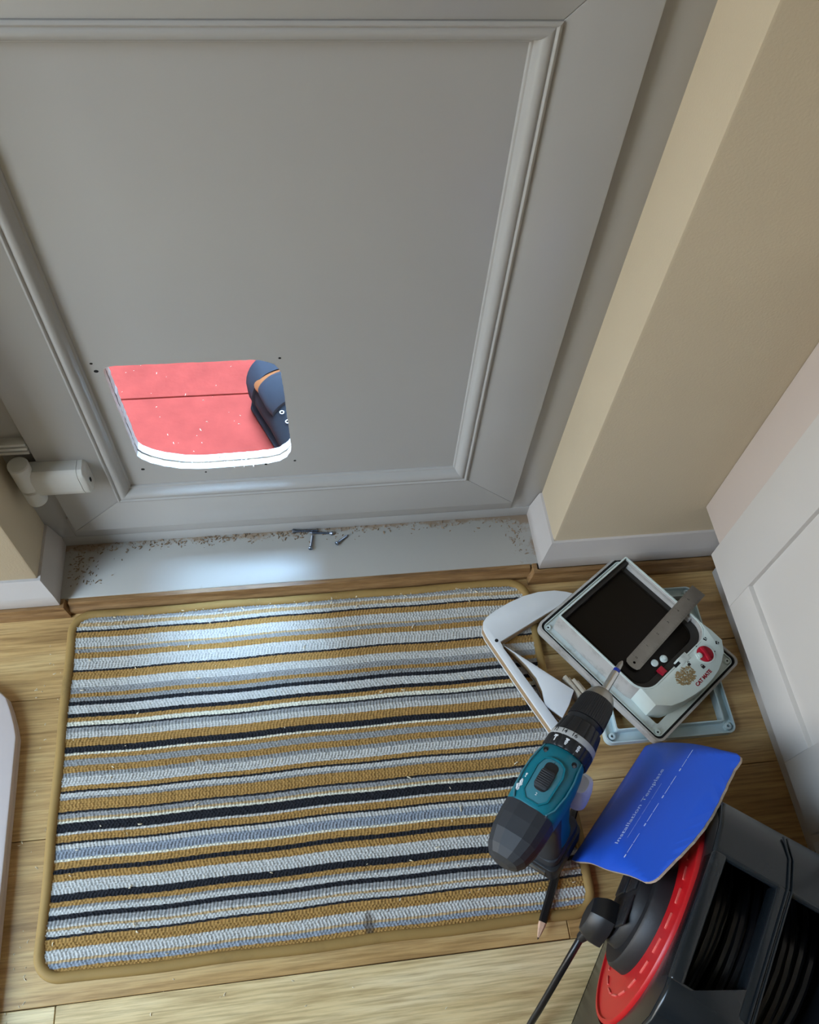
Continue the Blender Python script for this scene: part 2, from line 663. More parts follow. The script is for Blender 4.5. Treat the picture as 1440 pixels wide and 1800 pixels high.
def vprism(name, poly, yf, yb, mat, parent, bev=0.002):
    """polygon in (x,z), face at yf, back at yb"""
    mx = Matrix(((1, 0, 0, 0), (0, 0, -1, 0), (0, 1, 0, 0), (0, 0, 0, 1)))   # (x,z,h) -> (x,-h,z)
    return prism(name, poly, -yb, -yf, mat, parent, bev, False, mx)


def sash(ox0, ox1, oz0, oz1, ix0, ix1, iz0, iz1):
    g = 0.00015
    vprism('bottom_rail', [(ox0 + g, oz0), (ox1 - g, oz0), (ix1 - g, iz0), (ix0 + g, iz0)], YS, 0.748, M['upvc'], door, 0.0012)
    vprism('top_rail', [(ix0 + g, iz1), (ix1 - g, iz1), (ox1 - g, oz1), (ox0 + g, oz1)], YS, 0.748, M['upvc'], door, 0.0012)
    vprism('stile', [(ox0, oz0 + g), (ix0, iz0 + g), (ix0, iz1 - g), (ox0, oz1 - g)], YS, 0.748, M['upvc'], door, 0.0012)
    vprism('stile', [(ix1, iz0 + g), (ox1, oz0 + g), (ox1, oz1 - g), (ix1, iz1 - g)], YS, 0.748, M['upvc'], door, 0.0012)


def beads(x0, x1, z0, z1):
    """glazing beads: ogee profile (t inward, d proud of the sash face)"""
    raw_prof = [(0.0, 0.0), (0.0, 0.0014), (0.0010, 0.0025), (0.0026, 0.0029), (0.0040, 0.0022), (0.0047, 0.0008), (0.0054, 0.0007),
                (0.0066, 0.0017), (0.0088, 0.0022), (0.0112, 0.0018), (0.0136, 0.0006), (0.0158, -0.0014), (0.0176, -0.0042), (0.0187, -0.0074),
                (0.0194, -0.0084), (0.0210, -0.0088), (0.0218, -0.0096), (0.0222, -0.0120)]
    for side in range(4):
        V, F = [], []
        for t, d in raw_prof:
            a = [(x0 + t, z0 + t), (x1 - t, z0 + t), (x1 - t, z1 - t), (x0 + t, z1 - t)]
            p, q = a[side], a[(side + 1) % 4]
            V += [(p[0], YS - d, p[1]), (q[0], YS - d, q[1])]
        V += [(V[-2][0], YP + 0.004, V[-2][2]), (V[-1][0], YP + 0.004, V[-1][2])]
        V += [(V[0][0], YP + 0.004, V[0][2]), (V[1][0], YP + 0.004, V[1][2])]
        n = len(V) // 2
        for i in range(n):
            j = (i + 1) % n
            F.append((2 * i, 2 * i + 1, 2 * j + 1, 2 * j))
        F.append(tuple(2 * i for i in range(n)))
        F.append(tuple(2 * i + 1 for i in reversed(range(n))))
        raw('bead', V, F, M['upvc'], door, True)


sash(DX0, DX1, 0.073, 0.874, -0.280, 0.2295, 0.1455, 0.794)
beads(-0.280, 0.2295, 0.1455, 0.794)
sash(DX0, DX1, 0.8745, 2.0, -0.280, 0.2295, 0.955, 1.92)
beads(-0.280, 0.2295, 0.955, 1.92)
vprism('upper_panel', [(-0.29, 0.94), (0.24, 0.94), (0.24, 1.93), (-0.29, 1.93)], YP, 0.72, M['upvc'], door, 0)

# panel with the cut hole (rounded corners, sagging lower edge)
HN = [(-0.2368, 0.398), (-0.2345, 0.4035), (-0.2290, 0.4068), (-0.2200, 0.4075), (-0.15, 0.4075), (-0.0653, 0.4073), (-0.0540, 0.4062), (-0.0450, 0.4030),
      (-0.0375, 0.3985), (-0.0325, 0.3915), (-0.0299, 0.3820), (-0.0290, 0.3446), (-0.0278, 0.2856), (-0.0270, 0.2350),
      (-0.0285, 0.2240), (-0.0345, 0.2130), (-0.0450, 0.2045), (-0.0620, 0.2000), (-0.0966, 0.1978), (-0.1300, 0.1968), (-0.1581, 0.1968),
      (-0.1820, 0.2000), (-0.2035, 0.2075), (-0.2200, 0.2170), (-0.2300, 0.2265), (-0.2345, 0.2340), (-0.2352, 0.26), (-0.2360, 0.33)]


def offset_loop(lp, d):
    cx_ = sum(p[0] for p in lp) / len(lp)
    cz_ = sum(p[1] for p in lp) / len(lp)
    out = []
    n = len(lp)
    for i in range(n):
        a = Vector(lp[(i - 1) % n])
        b = Vector(lp[(i + 1) % n])
        t = (b - a).normalized()
        nn = Vector((t.y, -t.x))
        c = Vector(lp[i])
        if nn.dot(c - Vector((cx_, cz_))) < 0:
            nn = -nn
        out.append(tuple(c + nn * d))
    return out


def jag(lp, amp, seed):
    r_ = random.Random(seed)
    out = []
    n = len(lp)
    for i in range(n):
        a, b = lp[i], lp[(i + 1) % n]
        L = math.dist(a, b)
        s_ = max(1, int(L / 0.006))
        for k_ in range(s_):
            t = k_ / s_
            out.append((a[0] + (b[0] - a[0]) * t + r_.uniform(-amp, amp), a[1] + (b[1] - a[1]) * t + r_.uniform(-amp, amp)))
    return out


OUT = [(-0.29, 0.135), (0.24, 0.135), (0.24, 0.805), (-0.29, 0.805)]
HJ = jag(HN, 0.0004, 3)
pan = plate_with_hole('panel', OUT, HJ, YP, YP + 0.0095, M['upvc'], door, to_wall, M['upvc_cut'])
plate_with_hole('panel_core', OUT, jag(offset_loop(HN, 0.0022), 0.0007, 5), YP + 0.0095, YP + 0.0125, M['foam'], pan, to_wall)
plate_with_hole('panel_back', OUT, jag(offset_loop(HN, 0.0002), 0.0006, 9), YP + 0.0125, YP + 0.0245, M['upvc'], pan, to_wall, M['upvc_cut'])
for (x, z, r_) in ((-0.2468, 0.413, 0.0016), (-0.2445, 0.400, 0.0024), (-0.0296, 0.4085, 0.0015), (-0.2335, 0.2035, 0.0022),
                   (-0.0650, 0.1985, 0.0018), (-0.024, 0.203, 0.0016), (-0.150, 0.1885, 0.0013)):
    mx = Matrix.Translation((x, YP - 0.0002, z)) @ Euler((R(90), 0, 0)).to_matrix().to_4x4()
    pts = [(r_ * math.cos(a) * 1.15, r_ * math.sin(a) * 0.9) for a in [2 * math.pi * i / 12 for i in range(12)]]
    prism('screw_hole', pts, -0.0006, 0.0002, M['black_hole'], door, 0, False, mx)
# swarf clinging to the sawn edge
random.seed(11)
bm = bmesh.new()
for i in range(60):
    x = random.uniform(-0.19, -0.05)
    if i < 26:
        x = random.gauss(-0.098, 0.012)
    z = 0.1972 + random.uniform(-0.0015, 0.001) + max(0, (-0.165 - x)) * 0.22
    y = YP + random.uniform(-0.0015, 0.02)
    s_ = random.uniform(0.0006, 0.0018)
    mx = Matrix.Translation((x, y, z)) @ Euler([random.uniform(0, 6) for _ in range(3)]).to_matrix().to_4x4()
    bm_box(bm, -s_, s_, -s_ * 0.5, s_ * 0.5, -s_ * 0.4, s_ * 0.4, mx)
tag(from_bm('swarf', bm, M['upvc_cut'], pan), None, None, None, 'stuff')

# hinge on the left stile
hg = empty('hinge', (-0.34, YS, 0.2))
hg.parent = door
hg.matrix_parent_inverse = wm(door).inverted()
M['hinge'] = plain('white_hinge', C(204, 203, 197), 0.45, 0.02, 30)


def cyl_v(name, cx_, cy_, r_, z0, z1, mat, parent, bev=0.0015):
    pr = [(z0, 0.0001), (z0, r_ - bev), (z0 + bev, r_), (z1 - bev, r_), (z1, r_ - bev), (z1, 0.0001)]
    return revolve(name, pr, mat, parent, 28, False, None, 'z', (cx_, cy_, 0))


cyl_v('knuckle', -0.3775, 0.6715, 0.0135, 0.2135, 0.262, M['hinge'], hg)
cyl_v('knuckle', -0.3775, 0.6715, 0.0132, 0.178, 0.2128, M['hinge'], hg, 0.004)
leaf = []
for x in (-0.374, -0.369, -0.312, -0.3085):
    e = 0.002 if x in (-0.374,) else 0.0
    leaf.append([(x, YS + 0.001, 0.197 + e), (x, 0.668, 0.197 + e), (x, 0.6635, 0.201 + e), (x, 0.6615, 0.210),
                 (x, 0.6615, 0.236), (x, 0.6635, 0.2445 - e), (x, 0.668, 0.2485 - e), (x, YS + 0.001, 0.2485 - e)])
loft('leaf', leaf, M['hinge'], hg)
cap = []
for x, s_ in ((-0.308, 1.0), (-0.3015, 1.0), (-0.2985, 0.9), (-0.2972, 0.7)):
    cz_ = 0.2228
    cap.append([(x, YS + 0.001, cz_ - 0.0256 * s_), (x, YS - 0.016 * s_, cz_ - 0.0256 * s_), (x, YS - 0.0205 * s_, cz_ - 0.021 * s_),
                (x, YS - 0.0222 * s_, cz_ - 0.012 * s_), (x, YS - 0.0222 * s_, cz_ + 0.013 * s_), (x, YS - 0.0205 * s_, cz_ + 0.0215 * s_),
                (x, YS - 0.016 * s_, cz_ + 0.0256 * s_), (x, YS + 0.001, cz_ + 0.0256 * s_)])
loft('end_cap', cap, M['hinge'], hg)
box('screw_slot', -0.2968, -0.2958, 0.668, 0.6715, 0.220, 0.226, M['black_hole'], hg)
for z in (0.268, 0.276, 0.284):
    box('frame_plate', -0.398, -0.361, 0.682, 0.695, z, z + 0.005, M['hinge'], hg, 0.001)

# ---- sill board and oak beading
sill = box('trim_2', XL + 0.001, XR - 0.001, 0.5995, 0.6935, 0.004, ZS, M['sill'], None, 0.002)
tag(sill, 'white gloss sill board below the door, dusted with debris', None, None, 'structure')


def bead_prof(w, h):
    return [(0.0, 0.0), (w, 0.0), (w, h * 0.28), (w * 0.93, h * 0.42), (w * 0.72, h * 0.56), (w * 0.58, h * 0.74),
            (w * 0.52, h * 0.9), (w * 0.42, h), (0.0, h)]


tag(sweep('trim_3', [(-0.3775, 0.6), (0.334, 0.6)], bead_prof(0.0165, 0.0205), M['bead_oak']), 'oak beading along the sill', None, None, 'structure')
tag(sweep('trim_4', [(0.345, 0.6), (0.345, 0.5885), (1.3, 0.5885)], bead_prof(0.0155, 0.021), M['bead_oak']), 'oak beading below the right skirting board', None, None, 'structure')
tag(sweep('trim_5', [(-1.5, 0.5895), (-0.3885, 0.5895), (-0.3885, 0.6)], bead_prof(0.0115, 0.021), M['bead_oak']), 'oak beading below the left skirting board', None, None, 'structure')

# ---- skirting boards
SK = [(0.0, 0.0215), (0.0135, 0.0215), (0.0140, 0.0225), (0.0140, 0.0465), (0.0128, 0.0490), (0.0052, 0.0790), (0.0036, 0.0825), (0.0, 0.0835)]
tag(sweep('baseboard_right', [(XR, 0.6935), (XR, YW), (1.4, YW)], SK, M['gloss']), 'white skirting board right of the door', None, None, 'structure')
tag(sweep('baseboard_left', [(-1.6, YW), (XL, YW), (XL, 0.6935)], SK, M['gloss']), 'white skirting board left of the door', None, None, 'structure')

# ================================================================== KITCHEN UNITS
CZ = 0.154


def shaker_door(parent, y0, y1, x, z0, z1, sw0, sw1, rw):
    d = empty('door', (x, y0, z0))
    d.parent = parent
    d.matrix_parent_inverse = wm(parent).inverted()
    th = 0.018
    box('stile', x, x + th, y1 - sw1, y1, z0, z1, M['cab'], d, 0.001)
    box('stile', x, x + th, y0, y0 + sw0, z0, z1, M['cab'], d, 0.001)
    box('rail', x + 0.0002, x + th, y0 + sw0, y1 - sw1, z0, z0 + rw, M['cab'], d, 0.0008)
    box('rail', x + 0.0002, x + th, y0 + sw0, y1 - sw1, z1 - rw, z1, M['cab'], d, 0.0008)
    box('panel', x + 0.007, x + 0.013, y0 + sw0 - 0.004, y1 - sw1 + 0.004, z0 + rw - 0.004, z1 - rw + 0.004, M['cab'], d)
    return d


c1 = empty('base_cabinet', (0.58, 0.325, 0))
tag(c1, 'white shaker base cabinet with recessed door panel beside the cat flap', 'cabinet', 'kitchen base cabinets')
box('carcass', 0.5795, 1.15, 0.1285, 0.5885, CZ, 0.87, M['cab_side'], c1, 0.001)
box('filler_panel', 0.579, 0.60, 0.524, 0.602, CZ, 0.87, M['cab_side'], c1, 0.001)
box('plinth', 0.64, 0.655, 0.128, 0.57, 0.0, CZ, M['cab'], c1, 0.001)
shaker_door(c1, 0.1305, 0.521, 0.561, CZ, 0.866, 0.088, 0.084, 0.062)
c2 = empty('base_cabinet', (0.58, -0.17, 0))
tag(c2, 'white base cabinet of which only a corner shows behind the cable reel', 'cabinet', 'kitchen base cabinets')
box('carcass', 0.5795, 1.15, -0.474, 0.1245, CZ, 0.87, M['cab_side'], c2, 0.001)
box('plinth', 0.64, 0.655, -0.47, 0.127, 0.0, CZ, M['cab'], c2, 0.001)
shaker_door(c2, -0.470, 0.1215, 0.561, CZ, 0.866, 0.088, 0.088, 0.062)
wt = box('worktop', 0.545, 1.2, -0.48, 0.602, 0.87, 0.908, M['worktop'], None, 0.003)
tag(wt, 'dark grey worktop over the white base cabinets', 'worktop')

# white rounded-front unit at the left edge
M['unit'] = plain('white_board', C(206, 192, 186), 0.45, 0.012, 5)
lu = empty('white_board', (-0.5, 0.2, 0))
tag(lu, 'thin white board with a rounded corner lying on the floor left of the striped mat', 'board')


def board_poly(o):
    return [(-0.500, 0.482 - o), (-0.466 - 0.6 * o, 0.4685 - o), (-0.449 - 0.8 * o, 0.4515 - 0.6 * o), (-0.441 - o, 0.4330), (-0.433 - o, 0.4100), (-0.4285 - o, 0.3930),
            (-0.4255 - o, 0.30), (-0.4228 - o, 0.20), (-0.4205 - o, 0.11), (-0.420 - o, 0.0 + o), (-0.58, 0.0 + o), (-0.58, 0.482 - o)]


prism('base', board_poly(0.0), 0.0, 0.008, M['unit'], lu, 0.0015)
prism('seam', board_poly(0.0022), 0.008, 0.0092, M['dark_gap'], lu, 0)
prism('top', board_poly(0.0004), 0.0092, 0.019, M['unit'], lu, 0.0025)

# ================================================================== DOOR MAT
MX0, MX1, MY0, MY1, MR = -0.3775, 0.3285, 0.084, 0.5815, 0.034
G, L_, D_, K_, W_, T_, B_ = 'gold', 'light', 'mid', 'black', 'cream', 'tan', 'blue'
YC = {'gold': C(174, 134, 76), 'light': C(200, 197, 190), 'mid': C(154, 153, 150), 'black': C(40, 40, 44),
      'cream': C(228, 222, 202), 'tan': C(192, 162, 118), 'blue': C(150, 156, 164)}
SB = [0.5737, 0.5675, 0.5619, 0.557, 0.5506, 0.548, 0.5376, 0.5253, 0.5218, 0.5145, 0.5075, 0.4885, 0.4848, 0.4718, 0.4611, 0.453,
      0.4453, 0.4408, 0.4333, 0.4206, 0.4174, 0.4092, 0.4052, 0.4023, 0.3946, 0.3859, 0.3754, 0.373, 0.366, 0.3631, 0.3547, 0.3473,
      0.3394, 0.3307, 0.3207, 0.313, 0.3098, 0.3054, 0.301, 0.2877, 0.2851, 0.2789, 0.2754, 0.273, 0.261, 0.2564, 0.2492, 0.2464,
      0.2401, 0.2269, 0.2241, 0.2155, 0.208, 0.1989, 0.1865, 0.1772, 0.1705, 0.1659, 0.1613, 0.1549, 0.1503, 0.1459, 0.1427, 0.1363,
      0.1331, 0.1231, 0.11, 0.1057, 0.1008, 0.0959]
SC = [G, D_, L_, T_, L_, K_, G, L_, T_, D_, G, L_, K_, G, L_, D_, G, D_, K_, L_, K_, G, W_, K_, D_, L_, G, W_, K_, W_, G, D_, G, D_,
      L_, G, K_, L_, D_, G, K_, D_, T_, W_, K_, L_, G, K_, L_, B_, W_, G, K_, G, L_, K_, G, D_, L_, K_, D_, L_, T_, L_, K_, G, L_, T_,
      B_, G, G]
mat_e = empty('door_mat', (-0.025, 0.333, 0))
tag(mat_e, 'striped loop pile door mat in gold, grey, cream and black', 'mat')
PX, PY = 0.0046, 0.0030            # stitch length, row pitch
SX, SY = 4, 3                      # samples per tuft
nx = int((MX1 - MX0 - 0.010) / PX)
ny = int((MY1 - MY0 - 0.010) / PY)
gx, gy = nx * SX + 1, ny * SY + 1
ii, jj = np.meshgrid(np.arange(gx), np.arange(gy), indexing='ij')
X = MX0 + 0.005 + ii * (PX / SX)
Y = MY0 + 0.005 + jj * (PY / SY)
tuft_h = rng.uniform(0.75, 1.15, (nx + 2, ny + 2))
tuft_x = rng.uniform(0, 1, ny + 2)
row_w = np.zeros((gx, gy))
rj = np.minimum(jj // SY, ny - 1)
phase = tuft_x[rj]
fx = (ii / SX + phase) % 1.0
ci = np.minimum((ii / SX + phase).astype(int), nx)
fy = (jj % SY) / SY
hh = tuft_h[ci, rj] * np.sin(np.pi * np.clip(fx, 0.0, 1)) ** 0.6 * (0.30 + 0.70 * np.sin(np.pi * (fy * 0.85 + 0.12)) ** 0.8)
wob = 0.00055 * np.sin(ii / SX * 2.1 + rj * 2.3) + 0.0009 * np.sin(X * 13 + 1.1) + 0.0006 * np.sin(X * 41 + Y * 9) + rng.normal(0, 0.0002, (gx, gy))
Y2 = Y + wob
X2 = X + rng.normal(0, 0.00018, (gx, gy))
Z = 0.0058 + 0.0030 * hh + 0.0006 * np.sin(X * 23) * np.sin(Y * 31)
# rounded corners: pull the grid inside the binding
rr = MR - 0.004
ax0, ax1, ay0, ay1 = MX0 + 0.004, MX1 - 0.004, MY0 + 0.004, MY1 - 0.004
cxn = np.clip(X2, ax0 + rr, ax1 - rr)
cyn = np.clip(Y2, ay0 + rr, ay1 - rr)
dx, dy = X2 - cxn, Y2 - cyn
dist = np.hypot(dx, dy)
sc = np.where(dist > rr, rr / np.maximum(dist, 1e-9), 1.0)
X2 = cxn + dx * sc
Y2 = cyn + dy * sc
verts = np.stack([X2, Y2, Z], -1).reshape(-1, 3)
idx = np.arange(gx * gy).reshape(gx, gy)
quads = np.stack([idx[:-1, :-1], idx[1:, :-1], idx[1:, 1:], idx[:-1, 1:]], -1).reshape(-1, 4)
me = bpy.data.meshes.new('pile')
me.vertices.add(len(verts))
me.vertices.foreach_set('co', verts.ravel())
me.loops.add(quads.size)
me.loops.foreach_set('vertex_index', quads.ravel().astype(np.int32))
me.polygons.add(len(quads))
me.polygons.foreach_set('loop_start', np.arange(0, quads.size, 4, dtype=np.int32))
me.polygons.foreach_set('loop_total', np.full(len(quads), 4, dtype=np.int32))
me.update(calc_edges=True)
bounds = np.array(SB)
tri = (rng.uniform(-1, 1, (nx + 2, ny + 2)) * 0.0)
ytuft = MY0 + 0.005 + (rj + 0.5) * PY + tri[ci, rj]
ki = np.searchsorted(-bounds, -ytuft)
pal = np.array([YC[s_] for s_ in SC])
colr = pal[np.clip(ki, 0, len(SC) - 1)].copy()
jit = rng.uniform(0.94, 1.06, (nx + 2, ny + 2))[ci, rj][..., None]
colr[..., :3] *= jit
# old coffee-like stain near the front edge and a few scuffs
for (sx_, sy_, ra, rb, k_) in ((0.030, 0.107, 0.007, 0.014, 0.55), (0.031, 0.094, 0.006, 0.008, 0.5), (-0.185, 0.334, 0.007, 0.007, 0.0)):
    dd = ((X - sx_) / ra) ** 2 + ((Y - sy_) / rb) ** 2
    msk = np.clip(1.3 - dd, 0, 1)[..., None]
    tgt = np.array(C(92, 78, 62)) if k_ else np.array(C(190, 186, 178))
    colr = colr * (1 - msk * 0.7) + tgt * msk * 0.7
colr[..., 3] = 1
ca = me.color_attributes.new('yarn', 'FLOAT_COLOR', 'POINT')
ca.data.foreach_set('color', colr.reshape(-1, 4).astype(np.float32).ravel())
me.materials.append(M['yarn'])
for q in (True,):
    me.polygons.foreach_set('use_smooth', np.ones(len(quads), dtype=bool))
pile = put(bpy.data.objects.new('pile', me), mat_e)
prism('backing', rrect((MX1 - MX0) / 2 - 0.004, (MY1 - MY0) / 2 - 0.004, MR - 0.004, 8, (MX0 + MX1) / 2, (MY0 + MY1) / 2), 0.0004, 0.0052, M['mat_back'], mat_e)
bp = rrect((MX1 - MX0) / 2 - 0.0055, (MY1 - MY0) / 2 - 0.0055, MR - 0.0055, 10, (MX0 + MX1) / 2, (MY0 + MY1) / 2)
bpath = []
for i in range(len(bp)):
    a, b = bp[i], bp[(i + 1) % len(bp)]
    s_ = max(1, int(math.dist(a, b) / 0.02))
    for k_ in range(s_):
        t = k_ / s_
        x, y = a[0] + (b[0] - a[0]) * t, a[1] + (b[1] - a[1]) * t
        bpath.append((x + 0.0007 * math.sin(y * 40), y + 0.0008 * math.sin(x * 33), 0.0062 + 0.0004 * math.sin(x * 60 + y * 50)))
tube('edge_binding', bpath, 0.0068, M['binding'], mat_e, 12, True, False, 0.86)

# ================================================================== LOWER CAT FLAP FRAME (outside frame, lying on the floor)
M['flap_white'] = dirty('grubby_white_plastic', C(214, 222, 216), C(96, 84, 66), 0.56, 0.74, 0.42, 30, 0.7)
M['flap_clean'] = plain('pale_mint_plastic', C(212, 224, 218), 0.4, 0.03, 40)
M['flap_grey'] = dirty('grubby_grey_plastic', C(186, 182, 176), C(88, 76, 62), 0.5, 0.72, 0.5, 26, 0.75)
M['frame_plastic'] = plain('blue_white_plastic', C(196, 214, 216), 0.3, 0.05, 20)
M['gasket'] = plain('black_foam_gasket', C(20, 20, 20), 0.9, 0.1, 60)
M['tinted'] = plain('smoked_acrylic', C(20, 15, 10), 0.3, 0.1, 10, spec=0.2)
M['flap_rim'] = plain('dark_flap_surround', C(36, 33, 30), 0.5, 0.08, 40)
M['red'] = plain('red_plastic', C(176, 22, 46), 0.35, 0.08, 60)
M['residue'] = plain('sticker_residue', C(150, 128, 90), 0.9, 0.3, 260)

ff = empty('flap_frame', (0.491, 0.4223, 0), R(-0.6))
tag(ff, 'empty white plastic cat flap frame lying on the floor under the flap unit', 'frame')
lo = rrect(0.0985, 0.1205, 0.011, 6)
ring('outer_lip', lo, rrect(0.0965, 0.1185, 0.010, 6), 0.0, 0.0125, M['frame_plastic'], ff, True)
ring('channel', rrect(0.0967, 0.1187, 0.010, 6), rrect(0.0808, 0.1028, 0.003, 6), 0.0006, 0.0045, M['frame_plastic'], ff, True)
ring('inner_wall', rrect(0.0822, 0.1042, 0.004, 6), rrect(0.0800, 0.1020, 0.003, 6), 0.0, 0.0175, M['frame_plastic'], ff, True)
for sx_ in (-1, 1):
    for sy_ in (-1, 1):
        bo = revolve('boss', [(0.003, 0.0001), (0.003, 0.0056), (0.0115, 0.0050), (0.0122, 0.0040), (0.0122, 0.0022), (0.006, 0.0020), (0.006, 0.0001)],
                     M['frame_plastic'], ff, 20, True, None, 'z', (sx_ * 0.0882, sy_ * 0.1102, 0))
        revolve('screw_hole', [(0.0061, 0.0001), (0.0061, 0.0019), (0.0065, 0.0019), (0.0065, 0.0001)], M['black_hole'], bo, 12, True, None, 'z',
                (sx_ * 0.0882, sy_ * 0.1102, 0))

# ================================================================== CAT FLAP UNIT
th = R(35.3)
cf = empty('cat_flap', (0.4689, 0.4438, 0.0176), th)
tag(cf, 'grubby white cat flap unit with smoked flap and red lock knob', 'cat flap')
Z0 = 0.0176       # local zero is on top of the lower frame


def F_(pts):        # (u, v) -> local x, y
    return [(u, -v_) for u, v_ in pts]


ring('rim', rrect(0.0975, 0.1215, 0.012, 8), rrect(0.0940, 0.1180, 0.0095, 8), 0.0, 0.0150, M['flap_grey'], cf, True)
ring('gasket', rrect(0.0938, 0.1178, 0.0094, 8), rrect(0.0905, 0.1145, 0.008, 8), 0.001, 0.0125, M['gasket'], cf, True)
ring('tray', rrect(0.0906, 0.1146, 0.008, 8), rrect(0.0740, 0.1000, 0.003, 8), 0.0005, 0.0095, M['flap_white'], cf, True, None, 0.0085)
ring('tray_lip', rrect(0.0906, 0.1146, 0.008, 8), rrect(0.0893, 0.1133, 0.007, 8), 0.009, 0.0128, M['flap_clean'], cf, True)
for sx_ in (-1, 1):
    for sy_ in (-1, 1):
        s_ = revolve('corner_screw', [(0.009, 0.0001), (0.009, 0.0046), (0.0118, 0.0044), (0.0122, 0.0034), (0.0116, 0.0016), (0.0116, 0.0001)],
                     M['flap_clean'], cf, 18, True, None, 'z', (sx_ * 0.0838, sy_ * 0.1078, 0))
        revolve('screw_recess', [(0.0118, 0.0001), (0.0118, 0.0014), (0.0121, 0.0014), (0.0121, 0.0001)], M['black_hole'], s_, 10, True, None, 'z',
                (sx_ * 0.0838, sy_ * 0.1078, 0))

# tunnel: square at the top end, rounded at the lock end
HT = 0.0525


def tunnel_loop(w_, top, bot, r_top, r_bot, n=10):
    pts = []
    for (sx_, v_, r_, a0) in ((1, -top, r_top, -90), (1, bot, r_bot, 0), (-1, bot, r_bot, 90), (-1, -top, r_top, 180)):
        cu_ = sx_ * (w_ - r_)
        cv_ = v_ + r_ if v_ < 0 else v_ - r_
        for i in range(n + 1):
            a = R(a0 + 90 * i / n)
            pts.append((cu_ + r_ * math.cos(a), cv_ + r_ * math.sin(a)))
    return pts


ring('tunnel', F_(tunnel_loop(0.0775, 0.1035, 0.0630, 0.002, 0.028)), F_(tunnel_loop(0.0758, 0.1018, 0.0613, 0.001, 0.0265)),
     0.001, HT, M['flap_grey'], cf, True)
ring('tunnel_lip', F_(tunnel_loop(0.0779, 0.1039, 0.0634, 0.002, 0.0284)), F_(tunnel_loop(0.0756, 0.1016, 0.0611, 0.001, 0.0263)),
     HT - 0.0012, HT + 0.0006, M['flap_clean'], cf, True)
ring('inner_seal', F_(tunnel_loop(0.0757, 0.1016, 0.0612, 0.001, 0.0264)), F_(tunnel_loop(0.0655, 0.0975, 0.0510, 0.001, 0.021)),
     0.030, 0.0395, M['flap_rim'], cf, True, None, 0.0365)
prism('flap', F_(tunnel_loop(0.0690, 0.0995, 0.0545, 0.002, 0.024)), 0.0335, 0.0362, M['tinted'], cf, 0, True)
ring('flap_edge', F_(tunnel_loop(0.0640, 0.0960, 0.0495, 0.002, 0.020)), F_(tunnel_loop(0.0625, 0.0945, 0.0480, 0.002, 0.019)), 0.036, 0.0372,
     M['tinted'], cf, True)
prism('hinge_bar', F_([(0.0760, -0.1018), (0.0760, -0.0945), (-0.076, -0.0945), (-0.076, -0.1018)]), 0.030, 0.0478, M['flap_rim'], cf, 0.001, True)
prism('side_ledge', F_([(0.0760, -0.0930), (0.0760, 0.03), (0.0715, 0.03), (0.0715, -0.0930)]), 0.030, 0.0462, M['flap_grey'], cf, 0.001, True)
prism('vent_hole', F_([(-0.0662, -0.0945), (-0.0620, -0.0945), (-0.0630, -0.0895), (-0.0655, -0.0890)]), 0.0395, 0.0402, M['black_hole'], cf, 0, True)

# lock housing
LB = [(-0.0730, 0.0480), (-0.0762, 0.0805), (-0.0600, 0.0960), (-0.0420, 0.1030), (-0.0200, 0.1080), (0.0, 0.1105), (0.0200, 0.1100),
      (0.0360, 0.1075), (0.0500, 0.1025), (0.0640, 0.0960), (0.0780, 0.0820), (0.0790, 0.0620), (0.0775, 0.0480), (0.0770, 0.0420), (0.0720, 0.0535), (0.0620, 0.0610),
      (0.0500, 0.0637), (0.0200, 0.0637), (0.0200, 0.0570), (0.0020, 0.0570), (0.0020, 0.0637), (-0.0500, 0.0637), (-0.0620, 0.0610), (-0.0700, 0.0550)]
lock = prism('lock_housing', F_(LB), 0.0015, HT + 0.0012, M['flap_clean'], cf, 0.0008, True)
zt = HT + 0.0012
prism('latch', F_([(-0.0265, 0.0475), (-0.0265, 0.0590), (-0.0175, 0.0590), (-0.0175, 0.0475)]), 0.0362, 0.0440, M['red'], lock, 0.001, True)
prism('latch_slot', F_([(0.001, 0.0600), (0.001, 0.0645), (-0.010, 0.0645), (-0.010, 0.0600)]), zt - 0.0005, zt + 0.0002, M['black_hole'], lock, 0, True)
prism('label_tab', F_([(0.0195, 0.0575), (0.0195, 0.0690), (-0.0085, 0.0690), (-0.0085, 0.0655), (0.0015, 0.0655), (0.0015, 0.0575)]), zt - 0.0008, zt + 0.0004, M['flap_white'], lock, 0.0003, True)
# knob: red disc with a raised bar and a white pin
kx, ky = 0.0400, -0.0790
kn = revolve('knob', [(zt - 0.001, 0.0001), (zt - 0.001, 0.0125), (zt + 0.0008, 0.0125), (zt + 0.0012, 0.0118), (zt + 0.0012, 0.0001)], M['red'], lock, 28, True, None, 'z', (kx, ky, 0))
ring('knob_rim', [(kx + 0.0148 * math.cos(a), ky + 0.0148 * math.sin(a)) for a in [2 * math.pi * i / 28 for i in range(28)]],
     [(kx + 0.0126 * math.cos(a), ky + 0.0126 * math.sin(a)) for a in [2 * math.pi * i / 28 for i in range(28)]], zt, zt + 0.0010, M['flap_clean'], lock, True)
mxk = Matrix.Translation((kx, ky, 0)) @ Euler((0, 0, R(72))).to_matrix().to_4x4()
box('knob_bar', -0.0112, 0.0112, -0.003, 0.003, zt + 0.001, zt + 0.0052, M['red'], kn, 0.0012, True, mxk)
revolve('knob_pin', [(zt + 0.001, 0.0001), (zt + 0.001, 0.0046), (zt + 0.003, 0.0044), (zt + 0.003, 0.0026), (zt + 0.005, 0.0024), (zt + 0.0052, 0.0001)],
        M['flap_clean'], kn, 16, True, None, 'z', (kx - 0.0095, ky + 0.004, 0))
